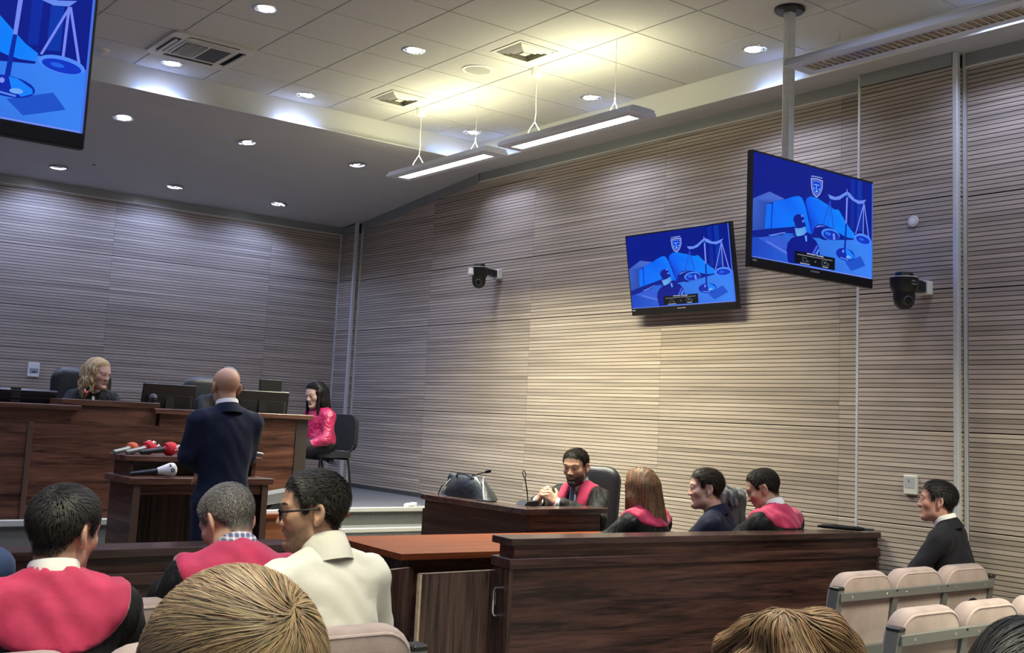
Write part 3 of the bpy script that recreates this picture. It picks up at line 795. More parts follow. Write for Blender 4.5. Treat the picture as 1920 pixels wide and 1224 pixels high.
# ---------------------------------------------------------------- public seating rows
def seat_mesh():
    """upholstered back: rounded shoulders, padded edge; origin at the bottom centre, back face towards -y"""
    w, h, r, d = 0.476, 0.47, 0.120, 0.085
    bm = bmesh.new()
    rings = []
    prof = [(0.022, 0.0), (0.006, 0.012), (0.0, 0.03), (0.0, d-0.03), (0.008, d-0.008), (0.03, d)]
    for ins, y in prof:
        pts = rounded(w-2*ins, h-ins, max(r-ins, 0.03), 6, 0, (h-ins)/2, (0, 1, 1, 0))
        rings.append([bm.verts.new((x, y, zz)) for x, zz in pts])
    for a, b in zip(rings, rings[1:]):
        for i in range(len(a)):
            j = (i+1) % len(a)
            bm.faces.new((a[i], a[j], b[j], b[i]))
    bm.faces.new(rings[0][::-1]); bm.faces.new(rings[-1])
    bmesh.ops.recalc_face_normals(bm, faces=bm.faces)
    me = bpy.data.meshes.new('backrest'); bm.to_mesh(me); bm.free(); sm(me, 50)
    return me
SEATM = seat_mesh()
SEATM.materials.append(MT['seat'])
def piping_mesh():
    w, h, r = 0.476-0.036, 0.452, 0.103
    pts = rounded(w, h, r, 6, 0, h/2, (0, 1, 1, 0))
    pts = pts[1:]+pts[:1]
    path = [(x, 0.004, z) for x, z in pts[:-1]]
    me = MB().tube(path, 0.006, 6).mesh('piping'); me.materials.append(MT['seatrim']); sm(me)
    return me
PIPM = piping_mesh()
PANM = MB().prism(rounded(0.44, 0.075, 0.03, 4), 'y', -0.20, 0.22).mesh('cushion'); PANM.materials.append(MT['seat']); sm(PANM, 50)
def seat_row(x0, n, y, ztop, label, pitch=0.485, rz=0.0, x_anchor=None):
    t = thing('seat_row', label, 'seats', (x0, y, 0), rz, None)
    tilt = 0.13
    for k in range(n):
        cx = pitch*(k+0.5)
        for nm, me in (('backrest', SEATM),):
            o = bpy.data.objects.new(nm, me); COL.objects.link(o); o.parent = t
            o.location = (cx, 0.035, ztop-0.466); o.rotation_euler = (tilt, 0, 0)
            p = bpy.data.objects.new('piping', PIPM); COL.objects.link(p); p.parent = o
        o = bpy.data.objects.new('cushion', PANM); COL.objects.link(o); o.parent = t; o.location = (cx, 0.33, 0.43)
    L = n*pitch
    S = MT['steel']
    zb = ztop-0.088
    MB().box(-0.005, L+0.005, -0.034, -0.008, zb-0.045, zb, b=0.003).build('cross_bar', S, t)
    MB().box(-0.005, L+0.005, 0.0, 0.026, zb-0.335, zb-0.285, b=0.003).build('cross_bar', S, t)
    for k in range(n+1):
        x = pitch*k
        mb = MB(); s = len(mb.v)
        ze = zb+0.012 if k in (0, n) else zb-0.02
        mb.prism([(-0.03, ze), (0.03, 0.40), (0.09, 0.40), (0.028, ze)], 'x', x-0.024, x+0.024)
        mb.build('upright', S, t)
        MB().box(x-(0.026 if k in (0, n) else 0.012), x+(0.026 if k in (0, n) else 0.012), -0.034, 0.032, ze, ze+0.018, b=0.005).build('upright_cap', MT['black'], t)
        MB().box(x-0.02, x+0.02, 0.05, 0.12, 0.03, 0.41).build('leg', S, t)
        MB().box(x-0.022, x+0.022, -0.08, 0.36, 0.0, 0.03, b=0.005).build('foot', S, t)
    for k in range(n):
        for q in (0.09, pitch-0.09):
            MB().lathe([(0.0, 0.003), (0.006, 0.002), (0.007, 0.0)], (pitch*k+q, -0.034, zb-0.022), (0, -1, 0), 8).build('rivet', MT['chrome'], t)
    MB().box(0, L, 0.14, 0.19, 0.36, 0.395).build('beam', S, t)
    return t
seat_row(5.005, 3, 3.70, 0.815, 'beige velour row of three seats where the man in the dark suit sits')
seat_row(4.225, 5, 2.83, 0.815, 'beige velour seat row nearer the lens at the right, behind the dark suit man')
seat_row(-0.90, 6, 3.62, 0.905, 'beige velour seat row showing between the left robed man and the light brown hair', 0.485, 0.0)
seat_row(-0.95, 6, 2.98, 0.900, 'beige velour seat row holding the left robed man and white shirt man', 0.485, 0.0)

# ---------------------------------------------------------------- office chairs
def office_chair(loc, rz, label, w=0.50, top=1.22, group=None):
    t = thing('office_chair', label, 'chair', loc, rz, group)
    Lm = MT['leather']
    bm = bmesh.new()
    prof = [(0.05, 0.0), (0.012, 0.02), (0.0, 0.045), (0.012, 0.075), (0.05, 0.095)]
    h = top-0.50; rings = []
    for ins, y in prof:
        pts = rounded(w-2*ins, h-2*ins, 0.11-ins*0.6, 5, 0, 0.50+h/2)
        rings.append([bm.verts.new((x*(1-0.12*max(0, (0.75-z))/0.25 if z < 0.75 else 1), y-0.05*math.sin((z-0.5)/h*PI)+0.10*(1-(z-0.5)/h)*0.3, z)) for x, z in pts])
    for a, b in zip(rings, rings[1:]):
        for i in range(len(a)):
            j = (i+1) % len(a); bm.faces.new((a[i], a[j], b[j], b[i]))
    bm.faces.new(rings[0][::-1]); bm.faces.new(rings[-1])
    bmesh.ops.recalc_face_normals(bm, faces=bm.faces)
    me = bpy.data.meshes.new('backrest'); bm.to_mesh(me); bm.free(); sm(me, 60); me.materials.append(Lm)
    o = bpy.data.objects.new('backrest', me); COL.objects.link(o); o.parent = t; o.location = (0, -0.30, 0)
    MB().prism(rounded(w, 0.50, 0.08), 'z', 0.42, 0.51).build('seat', Lm, t, 50)
    for sx in (-1, 1):
        MB().tube([(sx*0.27, -0.22, 0.47), (sx*0.29, -0.20, 0.66), (sx*0.29, 0.10, 0.68), (sx*0.28, 0.14, 0.48)], 0.018, 8).build('armrest', MT['black'], t, True)
    MB().tube([(0, 0, 0.08), (0, 0, 0.42)], [0.035, 0.022], 10).build('gas_lift', MT['black'], t, True)
    for k in range(5):
        a = 2*PI*k/5
        MB().tube([(0, 0, 0.10), (0.30*math.cos(a), 0.30*math.sin(a), 0.065)], [0.03, 0.018], 8).build('base_arm', MT['black'], t, True)
        MB().lathe([(0.0, -0.02), (0.028, -0.018), (0.028, 0.018), (0.0, 0.02)], (0.30*math.cos(a), 0.30*math.sin(a), 0.029), (-math.sin(a), math.cos(a), 0), 12).build('caster', MT['blackm'], t, True)
    return t
office_chair((2.93, 9.62, Z_PLAT+0.006), PI-0.1, 'black leather high-back chair of the blonde judge', 0.50, 1.13)
office_chair((4.16, 9.66, Z_PLAT+0.006), PI, 'black leather high-back chair of the grey-haired judge behind the bald man', 0.60, 1.12)
office_chair((5.94, 6.83, 0), 1.9, 'black leather high-back chair of the young bearded lawyer', 0.46, 1.20)
for i, (x, y, w) in enumerate(((5.10, 5.30, 'long-haired woman lawyer'), (5.46, 5.06, 'man in the navy suit'), (5.80, 4.99, 'bowed robed lawyer at the bar rail'))):
    pass

def visitor_chair(loc, rz, label, top=0.86, group=None):
    t = thing('visitor_chair', label, 'chair', loc, rz, group)
    F = plain('black chair fabric', (0.012, 0.014, 0.02), 0.85, bump=0.2, bscale=300) if 'cf' not in MT else MT['cf']
    MT['cf'] = F
    mb = MB().prism(rounded(0.46, top-0.48, 0.09, 5, 0, 0.48+(top-0.48)/2), 'y', -0.27, -0.225)
    mb.build('backrest', F, t, 50)
    MB().prism(rounded(0.46, 0.44, 0.06), 'z', 0.415, 0.475).build('seat', F, t, 50)
    for sx in (-1, 1):
        MB().tube([(sx*0.21, 0.20, 0.0), (sx*0.21, 0.17, 0.42)], 0.011, 8).build('leg', MT['black'], t, True)
        MB().tube([(sx*0.21, -0.25, 0.0), (sx*0.21, -0.17, 0.42), (sx*0.21, -0.24, 0.55)], 0.011, 8).build('leg', MT['black'], t, True)
    MB().tube([(-0.21, 0.17, 0.40), (0.21, 0.17, 0.40)], 0.011, 8).build('cross_rail', MT['black'], t, True)
    MB().tube([(-0.21, -0.17, 0.40), (0.21, -0.17, 0.40)], 0.011, 8).build('cross_rail', MT['black'], t, True)
    return t
visitor_chair((5.43, 10.16, Z_PLAT+0.006), 1.75, 'black fabric visitor chair of the clerk in the pink blouse', 0.84)
visitor_chair((5.30, 5.50, 0), 0.35, 'black fabric visitor chair of the woman with long brown hair', 0.80)
visitor_chair((5.82, 5.36, 0), 0.25, 'black fabric visitor chair of the man in the navy suit', 0.80)
visitor_chair((6.02, 5.02, 0), 0.2, 'black fabric visitor chair of the bowed robed lawyer at the bar rail', 0.80)
# ---------------------------------------------------------------- televisions
def lin(c):
    return tuple(((v/255)/12.92 if v/255 <= 0.04045 else ((v/255+0.055)/1.055)**2.4) for v in c)
_SRC = [(112, 75), (1108, 318), (1103, 1122), (92, 968)]     # corners of the picture as measured on one screen
def _homog():
    A = []; B = []
    for (x, y), (u, v) in zip(_SRC, ((0, 1), (1, 1), (1, 0), (0, 0))):
        A += [[x, y, 1, 0, 0, 0, -u*x, -u*y], [0, 0, 0, x, y, 1, -v*x, -v*y]]; B += [u, v]
    return np.linalg.solve(np.array(A, float), np.array(B, float))
_H = _homog()
def uv(p):
    d = _H[6]*p[0]+_H[7]*p[1]+1
    return min(1, max(0, (_H[0]*p[0]+_H[1]*p[1]+_H[2])/d)), min(1, max(0, (_H[3]*p[0]+_H[4]*p[1]+_H[5])/d))
def ell(cx, cy, rx, ry, n=20, a0=0, a1=2*PI, tilt=0.0):
    out = []
    for i in range(n):
        a = a0+(a1-a0)*i/(n if a1-a0 > 6.2 else n-1)
        x, y = rx*math.cos(a), ry*math.sin(a)
        out.append((cx+x*math.cos(tilt)-y*math.sin(tilt), cy+x*math.sin(tilt)+y*math.cos(tilt)))
    return out
def stroke(a, b, w):
    dx, dy = b[0]-a[0], b[1]-a[1]; l = math.hypot(dx, dy) or 1; nx, ny = -dy/l*w/2, dx/l*w/2
    return [(a[0]+nx, a[1]+ny), (b[0]+nx, b[1]+ny), (b[0]-nx, b[1]-ny), (a[0]-nx, a[1]-ny)]
NAVY, BLU, PAGE, LIL = (0, 24, 140), (38, 108, 232), (0, 118, 255), (118, 138, 245)
ART = []
def A(pts, *cols): ART.append((pts, cols))
A([(112, 75), (1108, 318), (1110, 830), (92, 790)], NAVY)
A([(930, 280), (965, 288), (955, 700), (925, 700)], (0, 40, 165)); A([(985, 293), (1022, 302), (1020, 720), (980, 720)], (0, 52, 172))
A([(104, 472), (245, 410), (372, 468), (300, 494), (222, 512), (204, 730), (98, 745)], (62, 96, 200), (70, 104, 205), (74, 108, 210), (40, 80, 180), (34, 74, 172), (34, 74, 172), (46, 84, 186))
A([(97, 770), (300, 770), (640, 790), (870, 790), (960, 752), (1106, 802), (1103, 1122), (92, 968)], (24, 66, 190), (40, 96, 210), (46, 120, 232), (50, 124, 240), (54, 130, 246), (52, 128, 250), (60, 132, 245), (22, 70, 200))
A([(140, 800), (330, 795), (520, 960), (430, 980)], (52, 92, 214)); A([(210, 835), (230, 830), (470, 960), (445, 965)], (86, 124, 232))
A([(880, 985), (1010, 930), (1050, 1010), (930, 1060)], (28, 82, 205))
A([(221, 515), (266, 511), (256, 722), (203, 727)], (0, 112, 250)); A([(262, 511), (276, 509), (266, 722), (252, 722)], (0, 60, 205))
A([(276, 495), (380, 470), (440, 448), (490, 440), (518, 455), (545, 520), (572, 640), (600, 760), (560, 745), (460, 700), (262, 722)], (0, 108, 252), (0, 96, 246), (0, 110, 252), (0, 122, 255), (0, 122, 255), (0, 122, 255), (0, 118, 255), (0, 100, 245), (0, 118, 255), (0, 120, 255), (0, 108, 252))
A([(545, 492), (560, 455), (590, 440), (640, 450), (740, 510), (790, 545), (825, 545), (870, 620), (920, 700), (958, 742), (950, 785), (880, 772), (800, 722), (740, 692), (680, 672), (640, 680), (604, 760), (580, 640)], (0, 60, 220), (0, 96, 250), (0, 120, 255), (0, 122, 255), (0, 126, 255), (0, 128, 255), (0, 128, 255), (0, 130, 255), (0, 130, 255), (20, 130, 255), (20, 130, 255), (0, 126, 255), (0, 126, 255), (0, 120, 250), (0, 110, 245), (0, 90, 240), (0, 60, 215), (0, 60, 215))
A([(606, 765), (622, 700), (650, 676), (690, 672), (760, 698), (830, 742), (890, 778), (955, 784), (950, 796), (700, 806)], NAVY); A([(630, 700), (655, 684), (690, 682), (720, 692), (680, 690), (650, 700)], (110, 140, 245))
A([(98, 752), (200, 730), (380, 714), (452, 698), (470, 755), (440, 772), (300, 778), (160, 800), (98, 800)], (0, 26, 140)); A([(228, 780), (372, 748), (380, 756), (260, 786)], (96, 132, 240)); A([(372, 756), (450, 760), (440, 774), (350, 776)], (30, 100, 230))
A([(400, 1010), (386, 900), (396, 840), (430, 796), (480, 776), (540, 768), (592, 778), (636, 815), (660, 870), (668, 935), (640, 1020)], (0, 20, 140))
A([(600, 925), (640, 850), (652, 862), (618, 930)], (70, 90, 225)); A([(628, 930), (655, 880), (662, 895), (645, 935)], (80, 150, 255)); A([(540, 775), (556, 772), (560, 820), (548, 824)], (90, 170, 255))
A([(455, 690), (462, 660), (540, 655), (552, 700), (500, 730)], NAVY); A(ell(490, 640, 46, 46), NAVY); A([(505, 605), (525, 600), (530, 612), (512, 616)], (110, 140, 240)); A([(515, 645), (536, 640), (538, 660), (520, 664)], (90, 120, 230))
A([(455, 712), (500, 714), (546, 696), (554, 745), (530, 770), (480, 782), (465, 770)], (120, 130, 235), (90, 170, 235), (70, 150, 235), (90, 150, 235), (60, 130, 225), (110, 180, 235), (60, 120, 225))
for a, b, w in (((754, 470), (690, 700), 7), ((756, 470), (785, 742), 7), ((754, 470), (735, 700), 3)): A(stroke(a, b, w), (30, 70, 205))
A(ell(757, 757, 78, 48, 22, tilt=0.25), (70, 140, 250)); A(ell(762, 764, 68, 40, 22, tilt=0.25), (10, 50, 190)); A(ell(735, 750, 26, 14, 12, tilt=0.3), (40, 110, 235)); A([(775, 750), (790, 748), (796, 800), (780, 802)], (120, 150, 245))
A([(889, 440), (903, 440), (894, 660), (882, 660)], LIL); A([(882, 660), (894, 660), (884, 880), (868, 880)], (0, 40, 165))
A([(895, 362), (903, 410), (888, 410)], LIL); A([(735, 418), (795, 440), (830, 430), (886, 395), (905, 395), (905, 425), (880, 425), (835, 460), (790, 466), (752, 456)], (105, 140, 240)); A([(900, 395), (915, 400), (960, 452), (1000, 465), (1056, 455), (1034, 488), (990, 492), (940, 464), (896, 425)], (105, 140, 240)); A(ell(896, 424, 10, 10, 10), (20, 90, 190))
for a, b, w in (((1036, 490), (966, 745), 8), ((1034, 490), (1029, 748), 8), ((1038, 490), (1079, 790), 8)): A(stroke(a, b, w), LIL)
A(ell(1027, 786, 70, 42, 22, tilt=0.32), (80, 140, 250)); A(ell(1027, 794, 60, 31, 22, tilt=0.32), (10, 54, 200)); A(ell(1015, 790, 22, 11, 10, tilt=0.3), (30, 100, 235))
A(ell(880, 922, 80, 52, 24, tilt=0.28), (6, 40, 175)); A([(880, 872), (905, 878), (950, 925), (952, 948), (920, 968), (890, 930)], (20, 130, 255)); A(ell(905, 942, 20, 14, 10), (110, 170, 250)); A(stroke((838, 948), (905, 968), 9), (90, 140, 245)); A(ell(862, 895, 8, 14, 8), (130, 150, 245))
SH = [(590, 286), (640, 288), (692, 306), (688, 375), (668, 422), (640, 450), (610, 426), (594, 372)]
def shrink(p, k, cx=640, cy=360): return [(cx+(x-cx)*k, cy+(y-cy)*k) for x, y in p]
A(SH, (160, 178, 245)); A(shrink(SH, 0.86), (0, 30, 150)); A(shrink(SH, 0.74), (130, 160, 245)); A(shrink(SH, 0.66), (0, 62, 215))
A(stroke((636, 335), (638, 395), 6), (120, 180, 255)); A(stroke((615, 338), (662, 346), 6), (120, 180, 255)); A(ell(617, 372, 9, 6, 8), (120, 170, 255)); A(ell(660, 380, 9, 6, 8), (120, 170, 255)); A(ell(638, 398, 11, 6, 8), (160, 210, 255))
for i in range(6): A(ell(600+16*i, 268+3.0*i+(2.0 if i in (0, 5) else 0), 6, 6, 7), (165, 185, 245))
A([(455, 902), (792, 956), (790, 1060), (450, 1006)], (2, 6, 16)); A(stroke((474, 932), (770, 978), 5), (150, 150, 155))
for x0, x1 in ((556, 575), (578, 592), (595, 611), (614, 627), (636, 652), (655, 668), (671, 694)): A(stroke((x0, 924+(x0-556)*0.19), (x1, 924+(x1-556)*0.19), 9), (185, 190, 225))
A(stroke((497, 1006), (578, 1018), 6), (195, 198, 225)); A(stroke((686, 1032), (732, 1040), 6), (195, 198, 225))
for a, b in (((518, 958), (548, 964)), ((518, 958), (520, 978)), ((548, 964), (552, 982)), ((508, 992), (530, 982)), ((530, 994), (568, 996)), ((552, 982), (570, 992)), ((682, 978), (718, 984)), ((682, 978), (682, 1018)), ((682, 1018), (738, 1026)), ((718, 984), (716, 1006)), ((734, 1000), (738, 1026)), ((726, 1000), (728, 1018))): A(stroke(a, b, 4), (95, 105, 110))
A(ell(703, 1000, 6, 6, 8), (150, 150, 155)); A([(620, 985), (636, 994), (620, 1001)], (120, 120, 125))
A([(92, 962), (1103, 1114), (1103, 1122), (92, 968)], (125, 140, 235)); A([(1100, 320), (1108, 318), (1103, 1122), (1096, 1120)], (70, 110, 225))

MT['screen'] = attr_mat('lit screen picture', 0.25, 0.12, emit=0.66)
def screen_mesh(w, h):
    V, F, C = [], [], []
    def area(p): return sum(p[i][0]*p[(i+1) % len(p)][1]-p[(i+1) % len(p)][0]*p[i][1] for i in range(len(p)))
    for k, (pts, cols) in enumerate(ART):
        q = [uv(p) for p in pts]
        cols = [lin(c) for c in (cols*len(q) if len(cols) == 1 else cols)]
        idx = list(range(len(q)))
        if area(q) < 0: idx.reverse()
        n = len(V)
        for i in idx:
            V.append(((q[i][0]-0.5)*w, -0.00006*k, (q[i][1]-0.5)*h)); C.append((*cols[i], 1))
        F.append(tuple(range(n, n+len(q))))
    me = bpy.data.meshes.new('screen'); me.from_pydata(V, [], F); me.update()
    bm = bmesh.new(); bm.from_mesh(me); bmesh.ops.triangulate(bm, faces=[f for f in bm.faces if len(f.verts) > 4], ngon_method='EAR_CLIP'); bm.to_mesh(me); bm.free()
    ca = me.color_attributes.new('Col', 'FLOAT_COLOR', 'POINT'); ca.data.foreach_set('color', np.array(C, 'f').ravel())
    me.materials.append(MT['screen'])
    return me
def television(label, loc, rz, w, h, tilt=0.0, pole=None, wall=None, pole_x=0.0):
    t = thing('television', label, 'television', loc, rz)
    t.rotation_euler = (tilt, 0, rz)
    bz, bt = 0.062, 0.014
    mb = MB().box(-w/2, w/2, -0.018, 0.022, -h/2, h/2, b=0.004)
    mb.build('case', MT['black'], t)
    MB().box(-w/2+0.12, w/2-0.12, 0.022, 0.055, -h/2+0.06, h/2-0.12, b=0.01).build('back_cover', MT['blackm'], t)
    sw, sh = w-0.028, h-bt-bz
    o = bpy.data.objects.new('screen', screen_mesh(sw, sh)); COL.objects.link(o); o.parent = t; o.location = (0, -0.0185, (bz-bt)/2)
    MB().box(-w/2+0.006, w/2-0.006, -0.0215, -0.017, -h/2+0.004, -h/2+bz-0.006, b=0.002).build('lower_bezel', MT['blackm'], t)
    mb = MB()
    for k in range(6): mb.box(-0.045+0.0155*k, -0.045+0.0155*k+0.011, -0.0222, -0.0214, -h/2+0.036, -h/2+0.046)
    mb.build('maker_mark', plain('grey print', (0.25, 0.25, 0.27), 0.5) if 'gp' not in MT else MT['gp'], t)
    MB().box(-w/2+0.018, -w/2+0.055, -0.0222, -0.0214, -h/2+0.040, -h/2+0.050).build('corner_mark', MT['gp'] if 'gp' in MT else MT['steel'], t)
    if pole:
        MB().prism(rounded(0.062, 0.062, 0.012, 3, pole_x, 0.10), 'z', -0.2, pole).build('ceiling_pole', MT['alu'], t)
        MB().lathe([(0.0, 0.0), (0.10, 0.0), (0.10, -0.02), (0.088, -0.032), (0.0, -0.034)], (pole_x, 0.10, pole), n=28).build('ceiling_flange', MT['black'], t, True)
        MB().box(pole_x-0.2, pole_x+0.2, 0.055, 0.07, -0.18, 0.18).box(pole_x-0.05, pole_x+0.05, 0.07, 0.13, -0.12, 0.12).build('bracket', MT['blackm'], t)
    if wall:
        MB().box(-0.2, 0.2, 0.055, 0.068, -0.15, 0.15).build('bracket', MT['blackm'], t)
        MB().tube([(0, 0.06, 0.0), (0, 0.06+wall, -0.02)], 0.02, 8).build('bracket_arm', MT['blackm'], t)
    return t
MT['gp'] = plain('grey print', (0.25, 0.25, 0.27), 0.5)
television('large television on a ceiling pole near the right wall, blue scales picture', (5.851, 4.534, zc(1.354)), 0.0, 1.24, 0.73, 0.0, Z_TILE-zc(1.354), pole_x=-0.14)
television('television tilted on the right wall, blue scales picture', (6.575, 6.41, zc(1.268)), -PI/2, 1.18, 0.685, 0.168, wall=0.02)
television('large television cut by the left edge, hung near the lens, blue scales picture', (0.666, 4.57, zc(1.354)), 0.0, 1.24, 0.73, 0.0, Z_TILE-zc(1.354), pole_x=0.0)

# ---------------------------------------------------------------- ceiling-mount cameras on wall brackets
def ptz(wall_x, y, z, reach, label, white_cap=False, yaw=0.5):
    t = thing('dome_camera', label, 'camera', (wall_x, y, z))
    MB().box(-0.055, 0.0, -0.05, 0.05, -0.045, 0.045, b=0.004).build('wall_box', MT['white'], t)
    MB().prism([(-0.055, -0.03), (-0.055, 0.035), (-reach, 0.045), (-reach, 0.0)], 'y', -0.035, 0.035).build('bracket_arm', MT['black'], t)
    MB().lathe([(0.0, 0.078), (0.055, 0.076), (0.062, 0.05), (0.062, 0.044)], (-reach, 0, 0), n=20).build('mount_plate', MT['black'], t, True)
    MB().lathe([(0.0, 0.046), (0.088, 0.046), (0.09, 0.042)], (-reach, 0, 0), n=28).build('top_rim', MT['offwhite'], t, True)
    MB().lathe([(0.09, 0.042), (0.087, -0.02), (0.072, -0.052), (0.0, -0.054)], (-reach, 0, 0), n=28).build('body', MT['black'], t, True)
    MB().lathe([(0.068, -0.05), (0.069, -0.09), (0.062, -0.125), (0.044, -0.15), (0.02, -0.163), (0.0, -0.166)], (-reach, 0, 0), n=28).build('head', MT['black'], t, True)
    d = Vector((-math.sin(yaw), -math.cos(yaw), -0.15)).normalized(); c = Vector((-reach, 0, -0.10))
    MB().lathe([(0.0, 0.076), (0.024, 0.074), (0.026, 0.06)], c, d, 16).build('lens', MT['glassblk'], t, True)
    MB().lathe([(0.024, 0.074), (0.031, 0.071), (0.032, 0.055)], c, d, 20).build('lens_ring', MT['darkgrey'], t, True)
    if white_cap:
        MB().lathe([(0.0, 0.0), (0.03, 0.0), (0.034, -0.06), (0.02, -0.075), (0.0, -0.078)], (-reach-0.09, 0.01, 0.03), n=14).build('side_cap', MT['white'], t, True)
    else:
        for k in range(2): MB().box(-reach-0.05, -reach-0.01+0.01*k, -0.0895-0.001, -0.086, 0.012-0.02*k, 0.018-0.02*k).build('print_mark', MT['gp'], t)
    return t
ptz(XR-0.002, 9.05, zc(1.445), 0.25, 'black dome camera on a white bracket box, far left on the right wall', True, 0.7)
ptz(XC-0.002, 4.21, zc(0.985), 0.25, 'black dome camera on a white bracket box, on the right pillar', False, 0.6)
t = thing('wall_disc', 'small round white disc high on the right pillar', 'wall fitting', (XC, 4.305, zc(1.445)), 0)
MB().lathe([(0.0, 0.012), (0.034, 0.011), (0.038, 0.007), (0.038, 0.0)], (0, 0, 0), (-1, 0, 0), 28).build('cover', MT['offwhite'], t, True)
MB().lathe([(0.0, 0.0135), (0.02, 0.013), (0.022, 0.011)], (0, 0, 0), (-1, 0, 0), 20).build('centre', MT['white'], t, True)
t = thing('room_thermostat', 'cream room thermostat on the right pillar above the man in the dark suit', 'thermostat', (XC, 4.315, zc(-0.295)), 0)
MB().box(-0.024, 0.0, -0.048, 0.048, -0.062, 0.062, b=0.004).build('case', MT['offwhite'], t)
MB().box(-0.0255, -0.023, -0.034, 0.040, -0.02, 0.048).build('display', plain('grey display', (0.40, 0.43, 0.45), 0.3), t)
MB().box(-0.0262, -0.025, -0.002, 0.012, 0.018, 0.022).box(-0.0262, -0.025, 0.008, 0.012, 0.018, 0.034).build('display_figures', MT['darkgrey'], t)
t = thing('room_thermostat', 'white room thermostat on the back wall left of the blonde judge', 'thermostat', (3.163, YB, zc(0.285)), 0)
MB().box(-0.056, 0.056, -0.026, 0.0, -0.072, 0.072, b=0.004).build('case', MT['white'], t)
MB().box(-0.040, 0.046, -0.0275, -0.025, -0.035, 0.015).build('display', plain('blue grey display', (0.30, 0.34, 0.42), 0.3), t)
MB().box(-0.016, 0.024, -0.0285, -0.027, -0.028, -0.014).build('button', MT['darkgrey'], t)

# ---------------------------------------------------------------- monitors on the bench
def monitor(loc, w, h, rz, tilt, label, group=None):
    t = thing('monitor', label, 'monitor', loc, rz, group)
    o = MB().box(-w/2, w/2, -0.012, 0.012, 0.0, h, b=0.004).build('case', MT['black'], t, loc=(0, 0, 0.06), rot=(tilt, 0, 0))
    MB().prism([(-w/2+0.02, 0.0), (w/2-0.02, 0.0), (w/2-0.05, 0.022), (-w/2+0.05, 0.022)], 'z', 0.03, h*0.62).build('back_bulge', MT['black'], o, loc=(0, 0.012, 0))
    MB().box(-w/2+0.008, w/2-0.008, -0.0135, -0.0115, 0.02, h-0.01).build('screen', MT['glassblk'], o)
    MB().box(-0.035, 0.035, 0.03, 0.055, 0.0, 0.2).build('stand_neck', MT['black'], t)
    MB().prism(rounded(0.24, 0.18, 0.04), 'z', 0.0, 0.012).build('stand_foot', MT['black'], t)
    return t
WT = zc(-0.13)
monitor((2.20, 8.97, WT), 0.60, 0.135, PI, -0.35, 'low black monitor at the left end of the judges bench, seen from behind')
monitor((3.43, 9.12, WT), 0.45, 0.235, PI+0.03, -0.16, 'black monitor between the blonde judge and the bald man, seen from behind')
monitor((4.22, 9.05, WT), 0.50, 0.22, PI-0.03, -0.10, 'black monitor right of the bald man, seen from behind')
monitor((4.36, 9.17, WT), 0.21, 0.325, PI, 0.0, 'upright black screen standing behind the right bench monitor')
t = thing('webcam', 'small rounded black webcam on the bench ledge left of the centre monitor', 'camera', (3.165, 8.72, zc(0.004)))
MB().lathe([(0, 0), (0.035, 0.0), (0.037, 0.012), (0, 0.014)], n=16).build('foot', MT['black'], t, True)
MB().lathe([(0, -0.032), (0.024, -0.02), (0.032, 0), (0.024, 0.022), (0, 0.03)], (0, 0, 0.042), n=16).build('ball', MT['darkgrey'], t, True)

# ---------------------------------------------------------------- gooseneck microphones
def gooseneck(loc, path, label, head=0.010, base=(0.06, 0.045), hl=0.05, red=False, ring=False):
    t = thing('gooseneck_microphone', label, 'microphone', loc)
    MB().prism([(-base[0], 0), (base[0], 0), (base[0]*0.8, 0.035), (-base[0]*0.6, 0.028)], 'y', -base[1], base[1]).build('base', MT['black'], t)
    MB().tube(path, 0.0045, 6).build('neck', MT['black'], t, True)
    a, b = Vector(path[-2]), Vector(path[-1]); d = (b-a).normalized()
    if ring:
        MB().tube([b+d*0.02+Vector((0.013*math.cos(k*PI/6), 0, 0))+d*(0.026*math.sin(k*PI/6)) for k in range(13)], 0.0035, 6).build('head_loop', MT['darkgrey'], t, True)
    else:
        MB().tube([b, b+d*hl*0.2, b+d*hl*0.8, b+d*hl], [head*0.7, head, head, head*0.5], 10).build('capsule', MT['blackm'], t, True)
    if red:
        MB().lathe([(0.012, -0.008), (0.016, 0.0), (0.012, 0.008)], b, d, 16).build('light_ring', plain('red light ring', (0.75, 0.03, 0.06), 0.3, emit=0.5), t, True)
        MB().lathe([(0.0, 0.016), (0.012, 0.012), (0.015, 0.0)], b, d, 12).build('foam', plain('pale foam', (0.7, 0.6, 0.6), 0.8), t, True)
    return t
gooseneck((2.70, 8.98, WT), [(0, 0, 0.03), (0, -0.01, 0.12), (0.005, -0.04, 0.18), (0.01, -0.06, 0.20)], 'gooseneck microphone with a red ring before the blonde judge', red=True)
gooseneck((5.14, 6.46, z), [(0, 0, 0.03), (-0.01, 0.0, 0.10), (-0.03, 0.01, 0.20)], 'thin gooseneck microphone with an open loop head, before the young bearded lawyer', base=(0.07, 0.05), ring=True)
gooseneck((5.06, 7.34, z), [(0, 0, 0.03), (0.0, -0.05, 0.11), (0.02, -0.22, 0.16), (0.02, -0.43, 0.205)], 'black gooseneck microphone stretched over the black bag', hl=0.07, head=0.012)

